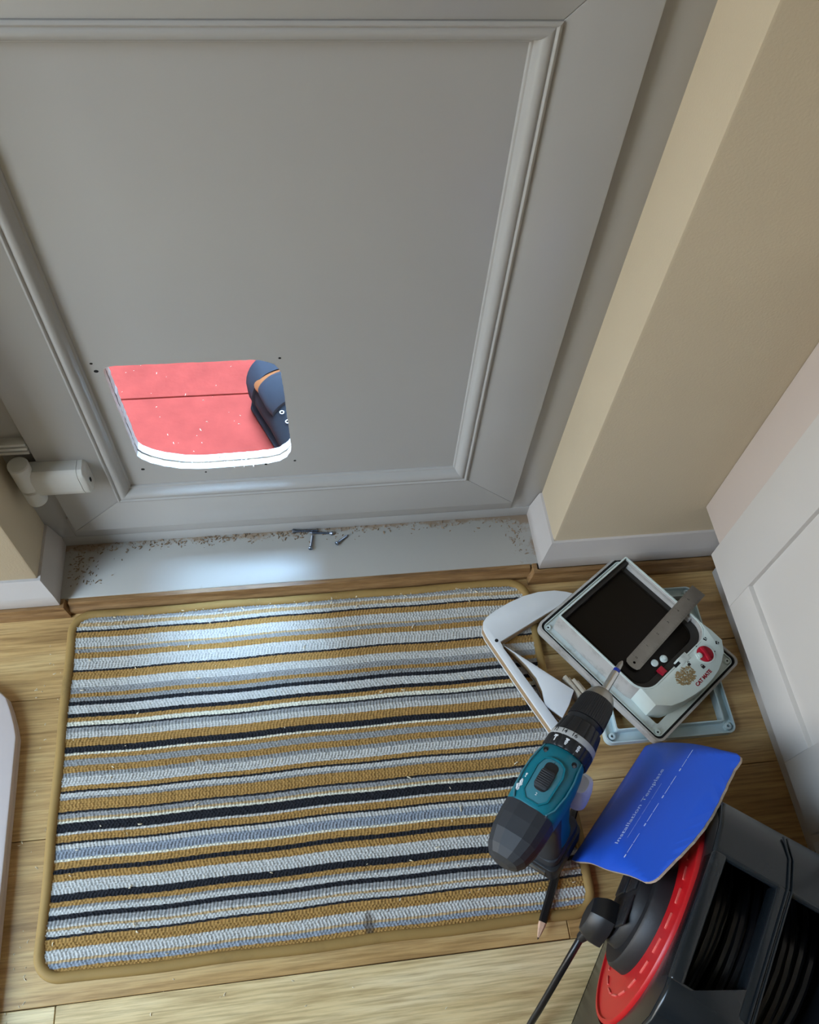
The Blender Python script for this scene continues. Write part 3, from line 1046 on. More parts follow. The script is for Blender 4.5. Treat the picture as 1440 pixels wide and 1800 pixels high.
# lettering
mt = basis((0.0085, -0.1005, zt + 0.0001), (1, 0.02, 0), (-0.02, 1, 0), (0, 0, 1))
text_mesh('lettering', 'CAT MATE', 0.0072, mt, plain('red_ink', C(150, 24, 40), 0.6, 0.05, 60), lock, True, 0.00015, 0.00034)


def padlock(cx_, cy_, s_, open_=False):
    bm_ = bmesh.new()
    bm_box(bm_, cx_ - 0.0021 * s_, cx_ + 0.0021 * s_, cy_ - 0.002 * s_, cy_ + 0.0014 * s_, zt - 0.0002, zt + 0.0002)
    n = 9
    pr = None
    for i in range(n):
        a = R(180 - 180 * i / (n - 1))
        p = Vector((cx_ + 0.0014 * s_ * math.cos(a) + (0.0016 * s_ if open_ else 0), cy_ + 0.0014 * s_ + 0.0018 * s_ * math.sin(a), 0))
        if pr is not None:
            d = (p - pr)
            mx_ = Matrix.Translation((p + pr) / 2 + Vector((0, 0, zt))) @ Euler((0, 0, math.atan2(d.y, d.x))).to_matrix().to_4x4()
            bm_box(bm_, -d.length / 2 - 0.0001, d.length / 2 + 0.0001, -0.00035 * s_, 0.00035 * s_, -0.0002, 0.0002, mx_)
        pr = p
    from_bm('padlock_mark', bm_, M['ink'], lock, False, True)


padlock(0.0090, -0.0735, 1.15, True)
padlock(0.0220, -0.0895, 1.25, False)
for (ex, ey, rot_) in ((0.0600, -0.0640, 20), (0.0690, -0.0800, -40)):
    bm = bmesh.new()
    for a, b, c, d in ((-0.0028, -0.0008, -0.0022, 0.0024), (-0.0028, 0.0004, 0.0018, 0.0024), (-0.0028, 0.0018, -0.0026, -0.0019), (0.0002, 0.0026, -0.0006, 0.0003), (0.0012, 0.0020, -0.0016, 0.0014)):
        bm_box(bm, a, b, c, d, zt - 0.0002, zt + 0.0002, Matrix.Translation((ex, ey, 0)) @ Euler((0, 0, R(rot_))).to_matrix().to_4x4())
    from_bm('door_mark', bm, M['ink'], lock, False, True)
for (ex, ey) in ((0.0268, -0.0735), (0.0400, -0.0630), (0.0545, -0.0860)):
    prism('dot_mark', [(ex + 0.0009 * math.cos(a), ey + 0.0009 * math.sin(a)) for a in [2 * math.pi * i / 10 for i in range(10)]], zt - 0.0002, zt + 0.0002, M['ink'], lock, 0, True)
# torn sticker residue: ragged patches
random.seed(5)
bm = bmesh.new()
for i in range(170):
    u = random.uniform(-0.0270, 0.0070)
    v_ = random.uniform(0.0700, 0.0930)
    if (u + 0.008) ** 2 / 0.018 ** 2 + (v_ - 0.0805) ** 2 / 0.0125 ** 2 > 1.0:
        continue
    a, b = random.uniform(0.0008, 0.0026), random.uniform(0.0005, 0.0013)
    mx = Matrix.Translation((u, -v_, zt + 0.0001)) @ Euler((0, 0, R(random.gauss(-58, 14)))).to_matrix().to_4x4()
    bm_box(bm, -a, a, -b, b, -0.0001, 0.0001 + i * 0.000002, mx)
tag(from_bm('sticker_residue', bm, M['residue'], lock, False, True), 'torn brown sticker residue', None, None, 'stuff')

# ---- loose screw and cap lying on the flap
zf = Z0 + 0.0366


def uvw(u, v_, z):
    return (0.4689 + u * math.cos(th) + v_ * math.sin(th), 0.4438 + u * math.sin(th) - v_ * math.cos(th), z)


p = uvw(-0.0185, 0.0385, zf)
capo = revolve('plastic_disc', [(0.0, 0.0001), (0.0, 0.0055), (0.0012, 0.0056), (0.0022, 0.0046), (0.0026, 0.0001)], M['flap_clean'], None, 24, True, None, 'z')
capo.location = p
tag(capo, 'flat white plastic disc lying on the smoked flap', 'disc')
p = uvw(-0.0030, 0.0430, zf)
se = empty('plastic_bolt', p)
tag(se, 'white flanged plastic bolt standing on the smoked flap beside the disc', 'bolt')
revolve('flange', [(0.0, 0.0001), (0.0, 0.0058), (0.0014, 0.0058), (0.002, 0.0050), (0.002, 0.0001)], M['flap_clean'], se, 24, True, None, 'z')
revolve('stem', [(0.002, 0.0036), (0.006, 0.0032), (0.0064, 0.0026), (0.0064, 0.0001)], M['flap_clean'], se, 18, True, None, 'z')

# ---- steel ruler across the tunnel
ra = Vector(uvw(-0.052, 0.019, Z0 + 0.0410))
rb = Vector(uvw(0.1135, 0.0085, Z0 + 0.0595))
rx = (rb - ra).normalized()
ry = Vector((0, 0, 1)).cross(rx).normalized()
rz_ = rx.cross(ry)
rul = empty('steel_ruler', mat4=basis(ra, rx, ry, rz_))
tag(rul, 'short steel ruler laid across the cat flap', 'ruler')
Lr = (rb - ra).length
rp = [(0.006, -0.0118), (Lr, -0.0118), (Lr, 0.0118), (0.006, 0.0118), (0.002, 0.0095), (0.0004, 0.005), (0, 0), (0.0004, -0.005), (0.002, -0.0095)]
hole = [(0.0085 + 0.0021 * math.cos(a), 0.0021 * math.sin(a)) for a in [2 * math.pi * i / 14 for i in range(14)]]
o = plate_with_hole('blade', rp, hole, 0.0, 0.0009, M['ruler'], None, lambda a, b, d: (a, b, d))
o.parent = rul
bm = bmesh.new()
for i in range(0, 140):
    x = 0.0165 + i * 0.001
    if x > Lr - 0.002:
        break
    ln = 0.0058 if i % 10 == 0 else (0.0045 if i % 5 == 0 else 0.0030)
    bm_box(bm, x - 0.00009, x + 0.00009, -0.0118, -0.0118 + ln, 0.0009, 0.00098)
for i in range(0, 56):
    x = 0.0165 + i * 0.00254
    if x > Lr - 0.002:
        break
    ln = 0.0058 if i % 10 == 0 else (0.0045 if i % 5 == 0 else 0.0030)
    bm_box(bm, x - 0.00009, x + 0.00009, 0.0118 - ln, 0.0118, 0.0009, 0.00098)
o = from_bm('graduation_marks', bm, M['grey_ink'], rul, False, True)
tag(o, None, None, None, 'stuff')
for i in range(0, 6):
    x = 0.0165 + i * 0.0254
    if x < Lr - 0.004:
        text_mesh('numeral', str(i), 0.0052, Matrix.Translation((x, 0.0022, 0.00095)) @ Euler((0, 0, R(0))).to_matrix().to_4x4(), M['ink'], rul, True, 0.00005)

# ================================================================== WHITE OFFCUTS OF THE DOOR PANEL
M['skin'] = plain('white_offcut_skin', C(226, 228, 228), 0.4, 0.02, 30)
M['core_edge'] = dirty('brown_offcut_core', C(176, 148, 112), C(112, 84, 56), 0.4, 0.7, 0.85, 60, 0.7)


def offcut(name, poly, z0, z1, label, top_poly=None):
    cx_ = sum(p[0] for p in poly) / len(poly)
    cy_ = sum(p[1] for p in poly) / len(poly)
    e = empty(name, (cx_, cy_, z0))
    tag(e, label, 'offcut', 'sawn door panel offcuts')
    prism('core', offset_loop(poly, -0.0004), z0 + 0.003, z1 - 0.0034, M['core_edge'], e, 0, False, None, 2, False)
    prism('white_skin', poly, z1 - 0.0036, z1, M['skin'], e, 0.0007)
    prism('white_skin', poly, z0, z0 + 0.003, M['skin'], e, 0)
    return e


o1 = offcut('panel_offcut', [(0.2385, 0.4905), (0.2405, 0.5010), (0.2470, 0.5090), (0.2620, 0.5185), (0.2850, 0.5300), (0.3100, 0.5395), (0.3350, 0.5445),
                             (0.3612, 0.5450), (0.3790, 0.5412), (0.3890, 0.5374), (0.3640, 0.5190), (0.3550, 0.5138), (0.3100, 0.4915), (0.2612, 0.4668), (0.2640, 0.4560),
                             (0.2900, 0.4020), (0.3239, 0.3310), (0.3131, 0.3196), (0.2890, 0.3720), (0.2600, 0.4370), (0.2420, 0.4780)],
            0.0095, 0.0300, 'L-shaped white door panel offcut with brown core edge lying on the mat')
revolve('drilled_hole', [(0.0296, 0.0001), (0.0296, 0.0028), (0.0303, 0.0028), (0.0303, 0.0001)], M['black_hole'], o1, 14, False, None, 'z', (0.2555, 0.4690, 0))
o2 = offcut('panel_offcut', [(0.2665, 0.4605), (0.3561, 0.3815), (0.3440, 0.3600), (0.3307, 0.3429), (0.3085, 0.3635), (0.3095, 0.3850), (0.3050, 0.4060), (0.2940, 0.4270), (0.2800, 0.4470)],
            0.0095, 0.0285, 'triangular white door panel offcut with a curved edge beside the drill chuck')
# ribbed timber/plastic sliver beside the drill nose
rs = empty('ribbed_offcut', (0.366, 0.387, 0))
tag(rs, 'small ribbed beige offcut wedged between the cat flap and the drill', 'offcut', 'sawn door panel offcuts')
M['beige'] = dirty('beige_offcut', C(196, 184, 164), C(120, 98, 76), 0.45, 0.7, 0.8, 50, 0.6)
for i in range(4):
    mx = Matrix.Translation((0.360 + i * 0.0058, 0.383 - i * 0.0030, 0)) @ Euler((0, 0, R(-62))).to_matrix().to_4x4()
    box('rib', -0.026, 0.020, -0.0026, 0.0026, 0.0005, 0.026 - 0.003 * (i % 2), M['beige'], rs, 0.0008, False, mx)

# ================================================================== BLUE TEMPLATE CARD (leaning on the cable reel)
M['blue'] = plain('blue_card_print', C(30, 86, 206), 0.55, 0.05, 8, 0.05, 200)
M['kraft'] = plain('corrugated_edge', C(176, 160, 142), 0.9, 0.15, 300, 0.4, 900)
M['white_print'] = plain('white_print', C(196, 212, 246), 0.6, 0.05, 60)
A_, D4 = Vector((0.3050, 0.1545, 0.0105)), Vector((0.4500, 0.2970, 0.0030))
B4, C4 = Vector((0.3085, 0.0905, 0.270)), Vector((0.4470, 0.2095, 0.272))
card = empty('template_card', (0.378, 0.226, 0))
tag(card, 'blue corrugated cardboard installation template leaning on the cable reel', 'card')
NS, NTT = 40, 30
nrm = (D4 - A_).cross(B4 - A_).normalized()
if nrm.x > 0:
    nrm = -nrm


def card_pt(s_, t_, off=0.0):
    q = (A_ * (1 - s_) + D4 * s_) * (1 - t_) + (B4 * (1 - s_) + C4 * s_) * t_
    bul = 0.012 * math.sin(math.pi * t_) * (0.4 + 0.6 * s_) - 0.006 * t_ * t_
    return q + nrm * (bul + off)


def card_shape(s_, t_):
    """square parameter -> card outline with one big clipped corner (s=0,t=1) and small round ones"""
    return s_, t_


outl = []
for k_ in range(0, 13):      # bottom edge A -> D
    outl.append((k_ / 12 * 0.985, 0.0))
outl += [(0.997, 0.012), (1.0, 0.03)]
for k_ in range(1, 12):
    outl.append((1.0 + 0.003 * math.sin(k_ * 0.9), 0.03 + k_ / 12 * 0.90))
outl += [(1.0, 0.955), (0.985, 0.985), (0.955, 1.0)]
for k_ in range(1, 24):
    s0 = 0.955 - k_ / 24 * 0.87
    outl.append((s0, 1.0 + 0.065 * math.sin(math.pi * min(1.0, max(0.0, (0.90 - s0) / 0.85))) ** 1.3 * (0.6 + 0.6 * (1 - s0)) + 0.002 * math.sin(k_ * 2.3)))
outl += [(0.055, 1.0), (0.028, 0.985), (0.010, 0.962), (0.0, 0.93)]
for k_ in range(1, 12):
    outl.append((0.0 + 0.006 * math.sin(k_), 0.93 - k_ / 12 * 0.93))
bm = bmesh.new()
ov = [bm.verts.new((p_[0], p_[1], 0)) for p_ in outl]
es = [bm.edges.new((ov[i], ov[(i + 1) % len(ov)])) for i in range(len(ov))]
bmesh.ops.triangle_fill(bm, use_beauty=True, use_dissolve=False, edges=es)
bmesh.ops.subdivide_edges(bm, edges=bm.edges[:], cuts=3, use_grid_fill=True)
bmesh.ops.triangulate(bm, faces=bm.faces[:])
st_v = [(v_.co.x, v_.co.y) for v_ in bm.verts]
bm.verts.index_update()
fc = [[v_.index for v_ in f_.verts] for f_ in bm.faces]
bnd = [(e.verts[0].index, e.verts[1].index) for e in bm.edges if len(e.link_faces) == 1]
bm.free()
raw('printed_face', [card_pt(a, b, 0.0) for a, b in st_v] + [card_pt(a, b, -0.0006) for a, b in st_v],
    [tuple(f_) for f_ in fc] + [tuple(reversed([i + len(st_v) for i in f_])) for f_ in fc] + [(a, b, b + len(st_v), a + len(st_v)) for a, b in bnd],
    M['blue'], card, 'all')
raw('corrugated_back', [card_pt(a, b, -0.0006) for a, b in st_v] + [card_pt(a, b, -0.0032) for a, b in st_v],
    [tuple(f_) for f_ in fc] + [tuple(reversed([i + len(st_v) for i in f_])) for f_ in fc] + [(a, b, b + len(st_v), a + len(st_v)) for a, b in bnd],
    M['kraft'], card)


def card_text(body, s_, t_, size, bold=0.0, name='lettering', align='CENTER'):
    o_ = text_mesh(name, body, size, Matrix.Identity(4), M['white_print'], None, False, 0.0, bold, align)
    ws, ht = (D4 - A_).length, (B4 - A_).length
    for v_ in o_.data.vertices:
        # text runs along the bottom edge, reading upwards; its top points to the floor edge
        a = s_ + v_.co.x / ws
        b = t_ - v_.co.y / ht
        v_.co = card_pt(a, b, 0.00035)
    o_.parent = card
    o_.matrix_parent_inverse = wm(card).inverted()
    return o_


card_text('Installation Template', 0.47, 0.50, 0.0145, 0.00005)


def card_rule(name, segs):
    # tiny print too small to read: thin broken rules along the card
    V_, F_2 = [], []
    for (sa, sb, tt, hw_) in segs:
        n_ = max(1, int((sb - sa) / 0.02))
        for k2 in range(n_):
            i0 = len(V_)
            p0, p1 = sa + (sb - sa) * k2 / n_, sa + (sb - sa) * (k2 + 1) / n_
            V_ += [card_pt(p0, tt - hw_, 0.0004), card_pt(p1, tt - hw_, 0.0004), card_pt(p1, tt + hw_, 0.0004), card_pt(p0, tt + hw_, 0.0004)]
            F_2.append((i0, i0 + 1, i0 + 2, i0 + 3))
    return raw(name, V_, F_2, M['white_print'], card)


card_rule('small_print', [(0.23, 0.40, 0.575, 0.0010), (0.41, 0.52, 0.575, 0.0010), (0.53, 0.66, 0.575, 0.0010)])
for s_ in (0.10, 0.335, 0.555, 0.775):
    card_rule('small_print', [(s_, s_ + 0.022, 0.66, 0.0050), (s_ + 0.035, s_ + 0.10, 0.66, 0.0022), (s_ + 0.108, s_ + 0.18, 0.66, 0.0022)])

# ================================================================== PENCIL
M['pencil'] = plain('black_pencil_paint', C(18, 18, 20), 0.3, 0.1, 60)
M['bare_wood'] = plain('sharpened_wood', C(206, 168, 140), 0.8, 0.12, 200)
pa, pb = Vector((0.3230, 0.2170, 0.0132)), Vector((0.2405, 0.0660, 0.0160))
px_ = (pb - pa).normalized()
py_ = Vector((0, 0, 1)).cross(px_).normalized()
pen = empty('carpenter_pencil', mat4=basis(pa, px_, py_, px_.cross(py_)))
tag(pen, 'black carpenter pencil with a sharpened wooden tip lying over the mat edge', 'pencil')
LP = (pb - pa).length


def hexr(x, w_, h_):
    return [(x, w_ * math.cos(R(a)), h_ * math.sin(R(a))) for a in (0, 55, 125, 180, 235, 305)]


loft('barrel', [hexr(0.0, 0.0052, 0.0030), hexr(LP - 0.023, 0.0054, 0.0031), hexr(LP - 0.020, 0.0052, 0.0028)], M['pencil'], pen, True, False)
loft('sharpened_tip', [hexr(LP - 0.0215, 0.0053, 0.0026), hexr(LP - 0.016, 0.0049, 0.0024), hexr(LP - 0.004, 0.0022, 0.0012), hexr(LP - 0.001, 0.0012, 0.0008)], M['bare_wood'], pen, True, False)
loft('lead', [hexr(LP - 0.0012, 0.0012, 0.0008), hexr(LP + 0.0015, 0.0003, 0.0003)], M['ink'], pen, True, False)

# ================================================================== SCREWS ON THE SILL
def wood_screw(p0, p1, label):
    a, b = Vector(p0), Vector(p1)
    d = (b - a)
    L = d.length
    x_ = d.normalized()
    y_ = Vector((0, 0, 1)).cross(x_).normalized()
    e = empty('screw', mat4=basis(a, x_, y_, x_.cross(y_)))
    tag(e, label, 'screw', 'loose screws on the sill')
    hd = revolve('head', [(-0.0012, 0.0001), (-0.0012, 0.0032), (-0.0004, 0.0038), (0.0004, 0.0037), (0.0032, 0.0019), (0.0032, 0.0001)], M['zinc'], e, 16, True)
    bm_ = bmesh.new()
    bm_box(bm_, -0.0014, -0.0011, -0.0018, 0.0018, -0.0004, 0.0004)
    bm_box(bm_, -0.0014, -0.0011, -0.0004, 0.0004, -0.0018, 0.0018)
    from_bm('slot', bm_, M['black_hole'], hd, False, True)
    prof = [(0.003, 0.0017)]
    x = 0.004
    while x < L - 0.004:
        prof += [(x, 0.0014), (x + 0.0006, 0.0021), (x + 0.0012, 0.0014)]
        x += 0.0014
    prof += [(L - 0.003, 0.0012), (L, 0.0002)]
    revolve('shank', prof, M['zinc'], e, 10, True)
    return e


zsr = ZS + 0.0036
wood_screw((-0.0121, 0.6544, zsr), (-0.0070, 0.6820, ZS + 0.0018), 'zinc screw on the sill pointing at the door, head towards the mat')
wood_screw((-0.0380, 0.6885, zsr), (0.0040, 0.6875, ZS + 0.0022), 'zinc screw lying flat along the door foot, head to the left')
wood_screw((0.0235, 0.6800, zsr), (-0.0120, 0.6845, ZS + 0.0022), 'zinc screw lying against the screw heap, head to the right')
wood_screw((0.0297, 0.6604, zsr), (0.0500, 0.6765, ZS + 0.0018), 'single zinc screw lying apart at a slant on the sill')

# ================================================================== DRILL
M['teal'] = dirty('teal_drill_plastic', C(0, 112, 128), C(90, 112, 116), 0.60, 0.74, 0.38, 34, 0.6)
M['teal_lt'] = dirty('worn_teal_plastic', C(62, 128, 142), C(104, 118, 124), 0.5, 0.7, 0.42, 60, 0.6)
M['rubber'] = dirty('charcoal_rubber', C(44, 47, 52), C(86, 90, 96), 0.55, 0.78, 0.55, 30, 0.35)
M['rubber2'] = plain('black_plastic', C(26, 27, 30), 0.42, 0.1, 60)
M['ringgrey'] = dirty('grey_number_ring', C(172, 172, 170), C(110, 108, 108), 0.55, 0.7, 0.5, 50, 0.6)
M['trigger'] = dirty('white_trigger', C(226, 226, 224), C(120, 118, 114), 0.6, 0.72, 0.45, 120, 0.7)
M['bit_blue'] = plain('blue_bit_sleeve', C(18, 46, 150), 0.35, 0.1, 80)
M['white_mark'] = plain('white_marking', C(232, 234, 236), 0.6, 0.03, 60)
AX = 0.190
da = R(48.3)
dm = Matrix.Translation((0.1842 + 0.0045 * 0.7465, 0.1504 - 0.0045 * 0.6653, 0)) @ Euler((0, 0, da)).to_matrix().to_4x4() @ \
    Matrix.Translation((0, 0, AX)) @ Euler((R(-13), R(0.5), 0)).to_matrix().to_4x4() @ Matrix.Translation((0, 0, -AX))
dr = empty('cordless_drill', mat4=dm)
tag(dr, 'teal and black cordless drill driver with a screwdriver bit', 'drill')


def sring(x, hw, zt_, zb_, n=2.6, k=36, cz=0.0, flat_top=0.0):
    out = []
    for i in range(k):
        t = 2 * math.pi * i / k
        c_, s_ = math.cos(t), math.sin(t)
        y = hw * math.copysign(abs(c_) ** (2 / n), c_)
        z = (zt_ if s_ >= 0 else zb_) * math.copysign(abs(s_) ** (2 / n), s_)
        out.append((x, y, AX + cz + z))
    return out


# rear rubber motor cap (facetted), teal housing
loft('motor_cap', [sring(-0.016, 0.010, 0.008, 0.012, 2.4, 14, -0.004), sring(-0.0125, 0.0185, 0.0165, 0.020, 2.6, 14, -0.003), sring(-0.004, 0.0245, 0.022, 0.0265, 2.8, 14, -0.002),
                   sring(0.012, 0.0290, 0.0265, 0.030, 3.0, 14), sring(0.030, 0.0305, 0.0290, 0.0315, 3.0, 14), sring(0.047, 0.0308, 0.0295, 0.0318, 3.0, 14)], M['rubber'], dr, True, False)
body = loft('housing', [sring(0.0465, 0.0300, 0.0288, 0.031, 2.7), sring(0.049, 0.0310, 0.0300, 0.032, 2.7), sring(0.070, 0.0322, 0.0305, 0.033, 2.7),
                        sring(0.095, 0.0322, 0.0300, 0.033, 2.7), sring(0.115, 0.0300, 0.0282, 0.031, 2.5), sring(0.127, 0.0272, 0.0266, 0.0285, 2.3),
                        sring(0.1285, 0.0262, 0.0256, 0.027, 2.2)], M['teal'], dr, True)
# side rib lines of the housing halves
for sy_ in (-1, 1):
    tube('housing_rib', [(0.048, sy_ * 0.0205, AX + 0.0272), (0.058, sy_ * 0.0255, AX + 0.0250), (0.080, sy_ * 0.0285, AX + 0.0225),
                         (0.100, sy_ * 0.0282, AX + 0.0212), (0.112, sy_ * 0.0262, AX + 0.0205), (0.126, sy_ * 0.0240, AX + 0.0160)], 0.0012, M['teal_lt'], body, 6, False, True)
for (x, y) in ((0.1175, -0.0185), (0.0490, -0.0190), (0.1175, 0.0185)):
    revolve('screw_hole', [(AX + 0.0185, 0.0001), (AX + 0.0185, 0.0030), (AX + 0.0254, 0.0030), (AX + 0.0254, 0.0001)], M['black_hole'], body, 14, True, None, 'z', (x, y, 0))
    revolve('screw_head', [(AX + 0.0250, 0.0001), (AX + 0.0250, 0.0020), (AX + 0.0258, 0.0018), (AX + 0.0258, 0.0001)], M['zinc'], body, 12, True, None, 'z', (x - 0.0022, y - 0.001, 0))
# speed selector panel and slider
sp = [(0.0520, -0.0080), (0.0520, 0.0080), (0.0600, 0.0150), (0.0940, 0.0162), (0.1040, 0.0130), (0.1085, 0.0060), (0.1090, 0.0), (0.1085, -0.0060), (0.1040, -0.0130), (0.0940, -0.0162), (0.0600, -0.0150)]
prism('selector_panel', sp, AX + 0.020, AX + 0.0313, M['teal_lt'], body, 0.002, True)
ring('selector_bezel', offset_loop(sp, 0.0012), offset_loop(sp, -0.0008), AX + 0.022, AX + 0.0322, M['teal'], body, True)
sl = prism('slider_slot', rrect(0.0185, 0.0082, 0.006, 5, 0.0855, 0.0), AX + 0.030, AX + 0.0320, M['rubber2'], body, 0.0006, True)
sk_ = prism('slider', rrect(0.0118, 0.0088, 0.004, 5, 0.0815, 0.0), AX + 0.0315, AX + 0.0355, M['rubber'], body, 0.0012, True)
for i in range(7):
    x = 0.0735 + i * 0.0027
    box('slider_rib', x - 0.0006, x + 0.0006, -0.0078, 0.0078, AX + 0.0350, AX + 0.0364, M['rubber'], sk_, 0.0004, True, None, 1)
mxt = basis((0.1045, 0.0, AX + 0.0316), (0, -1, 0), (1, 0, 0), (0, 0, 1))
text_mesh('numeral', '1', 0.0048, mxt, M['rubber'], body, True)
mxt = basis((0.0620, 0.0, AX + 0.0316), (0, -1, 0), (1, 0, 0), (0, 0, 1))
text_mesh('numeral', '2', 0.0048, mxt, M['white_mark'], body, True)
# paint chips on the left shoulder
random.seed(3)
bm = bmesh.new()
for i in range(26):
    x = random.gauss(0.067, 0.0075)
    y = 0.0222 + random.gauss(0, 0.0011) - (x - 0.066) * 0.12
    s_ = random.uniform(0.0006, 0.0019)
    mx = Matrix.Translation((x, y, AX + 0.0262)) @ Euler((R(-34), 0, 0)).to_matrix().to_4x4()
    pts_ = [(s_ * 1.5 * random.uniform(0.6, 1.1) * math.cos(2 * math.pi * k_ / 9), s_ * random.uniform(0.6, 1.1) * math.sin(2 * math.pi * k_ / 9)) for k_ in range(9)]
    lo_ = [bm.verts.new(mx @ Vector((p_[0], p_[1], -0.0012))) for p_ in pts_]
    hi_ = [bm.verts.new(mx @ Vector((p_[0] * 0.9, p_[1] * 0.9, 0.0006))) for p_ in pts_]
    bm.faces.new(hi_)
    for k_ in range(9):
        bm.faces.new((lo_[k_], lo_[(k_ + 1) % 9], hi_[(k_ + 1) % 9], hi_[k_]))
tag(from_bm('white_paint_splash', bm, M['white_mark'], body, False, True), 'white paint splash', None, None, 'stuff')


# collar, number ring, torque ring, chuck
def lobes(n, d, w_=0.35):
    def f_(t, x):
        u = (t * n / (2 * math.pi)) % 1.0
        return 1 - d * (1 if u < w_ * 0.5 or u > 1 - w_ * 0.5 else 0)
    return f_


col_ = revolve('mode_collar', [(0.1275, 0.0200), (0.1275, 0.0290), (0.1290, 0.0300), (0.1435, 0.0300), (0.1440, 0.0285)], M['rubber2'], dr, 96, True, lobes(16, 0.035, 0.3), 'x', (0, 0, AX))
nr = revolve('number_ring', [(0.1438, 0.0200), (0.1438, 0.0297), (0.1445, 0.0301), (0.1520, 0.0292), (0.1525, 0.0200)], M['ringgrey'], dr, 64, True, None, 'x', (0, 0, AX))
tr = revolve('torque_ring', [(0.1524, 0.0200), (0.1524, 0.0290), (0.1540, 0.0286), (0.1700, 0.0262), (0.1735, 0.0250), (0.1740, 0.0200)], M['rubber2'], dr, 96, True, lobes(14, 0.045, 0.22), 'x', (0, 0, AX))
revolve('chuck_ring', [(0.1738, 0.0150), (0.1738, 0.0215), (0.1765, 0.0228), (0.1815, 0.0230), (0.1825, 0.0150)], M['rubber2'], dr, 48, True, None, 'x', (0, 0, AX))
chk = revolve('chuck_sleeve', [(0.1822, 0.0150), (0.1822, 0.0238), (0.1850, 0.0240), (0.2100, 0.0222), (0.2160, 0.0205), (0.2165, 0.0150)], M['rubber2'], dr, 168, True,
              lambda t, x: (1 - 0.035 * (1 if (t * 56 / (2 * math.pi)) % 1.0 < 0.45 else 0)) if 0.184 < x < 0.213 else 1.0, 'x', (0, 0, AX))
revolve('chuck_nose', [(0.2160, 0.0150), (0.2160, 0.0203), (0.2180, 0.0200), (0.2260, 0.0165), (0.2310, 0.0122), (0.2330, 0.0085), (0.2330, 0.0001)], M['steel'], dr, 40, True, None, 'x', (0, 0, AX))
revolve('bit_holder', [(0.232, 0.0001), (0.232, 0.0052), (0.2640, 0.0052), (0.2648, 0.0045), (0.2648, 0.0001)], plain('bright_steel', C(214, 214, 214), 0.2, 0.03, 40, metallic=1.0), dr, 24, True, None, 'x', (0, 0, AX))
revolve('bit_sleeve', [(0.2645, 0.0001), (0.2645, 0.0046), (0.2690, 0.0046), (0.2695, 0.0001)], M['bit_blue'], dr, 20, True, None, 'x', (0, 0, AX))
revolve('screwdriver_bit', [(0.2690, 0.0034), (0.2725, 0.0036), (0.2790, 0.0030), (0.2835, 0.0010), (0.2838, 0.0001)], M['steel'], dr, 24, True,
        lambda t, x: 1 - (0.28 * (abs(math.sin(2 * t)) > 0.6) if x > 0.272 else 0), 'x', (0, 0, AX))


def on_ring(body_, ang, x, rad, size, mat, parent, bold=0.0):
    """mark on the ring at angle ang (0 = top, positive to the right of the chuck direction)"""
    a = R(ang)
    n_ = Vector((0, -math.sin(a), math.cos(a)))
    xd = Vector((0, -math.cos(a), -math.sin(a)))
    o_ = Vector((x, 0, AX)) + n_ * rad
    return text_mesh('numeral', body_, size, basis(o_, xd, Vector((1, 0, 0)), n_), mat, parent, True, 0.00012, bold)


for ang, tx in ((-46, '12'), (-21, '14'), (5, '16')):
    on_ring(tx, ang, 0.1482, 0.0297, 0.0078, M['ink'], nr, 0.0001)


def mark_boxes(name, ang, x, rad, rects, parent):
    a = R(ang)
    n_ = Vector((0, -math.sin(a), math.cos(a)))
    xd = Vector((0, -math.cos(a), -math.sin(a)))
    mx_ = basis(Vector((x, 0, AX)) + n_ * rad, xd, Vector((1, 0, 0)), n_)
    bm_ = bmesh.new()
    for q in rects:
        bm_box(bm_, q[0], q[1], q[2], q[3], -0.0004, 0.00025, mx_)
    from_bm(name, bm_, M['white_mark'], parent, False, True)


mark_boxes('hammer_mark', -32, 0.1362, 0.0302, [(-0.0007, 0.0007, -0.0042, 0.0025), (-0.0026, 0.0022, 0.0022, 0.0042), (-0.003, -0.0018, 0.0014, 0.0026)], col_)
mark_boxes('screw_mark', -3, 0.1362, 0.0302, [(-0.0022, 0.0022, 0.0026, 0.0042), (-0.0014, 0.0014, 0.001, 0.0026), (-0.0018, 0.0018, -0.0006, 0.0006), (-0.0016, 0.0016, -0.0024, -0.0012), (-0.001, 0.001, -0.0042, -0.003)], col_)
mark_boxes('drill_mark', 27, 0.1362, 0.0302, [(-0.0014, 0.0018, 0.0026, 0.0042), (-0.0018, 0.0014, 0.0006, 0.0020), (-0.0014, 0.0018, -0.0014, 0.0), (-0.0016, 0.0012, -0.0042, -0.002)], col_)


# handle, trigger, battery foot
def hring(x, z, lx, ly, n=2.5, k=28, y0=0.0):
    out = []
    for i in range(k):
        t = 2 * math.pi * i / k
        c_, s_ = math.cos(t), math.sin(t)
        out.append((x + lx * math.copysign(abs(c_) ** (2 / n), c_), y0 + ly * math.copysign(abs(s_) ** (2 / n), s_), z))
    return out


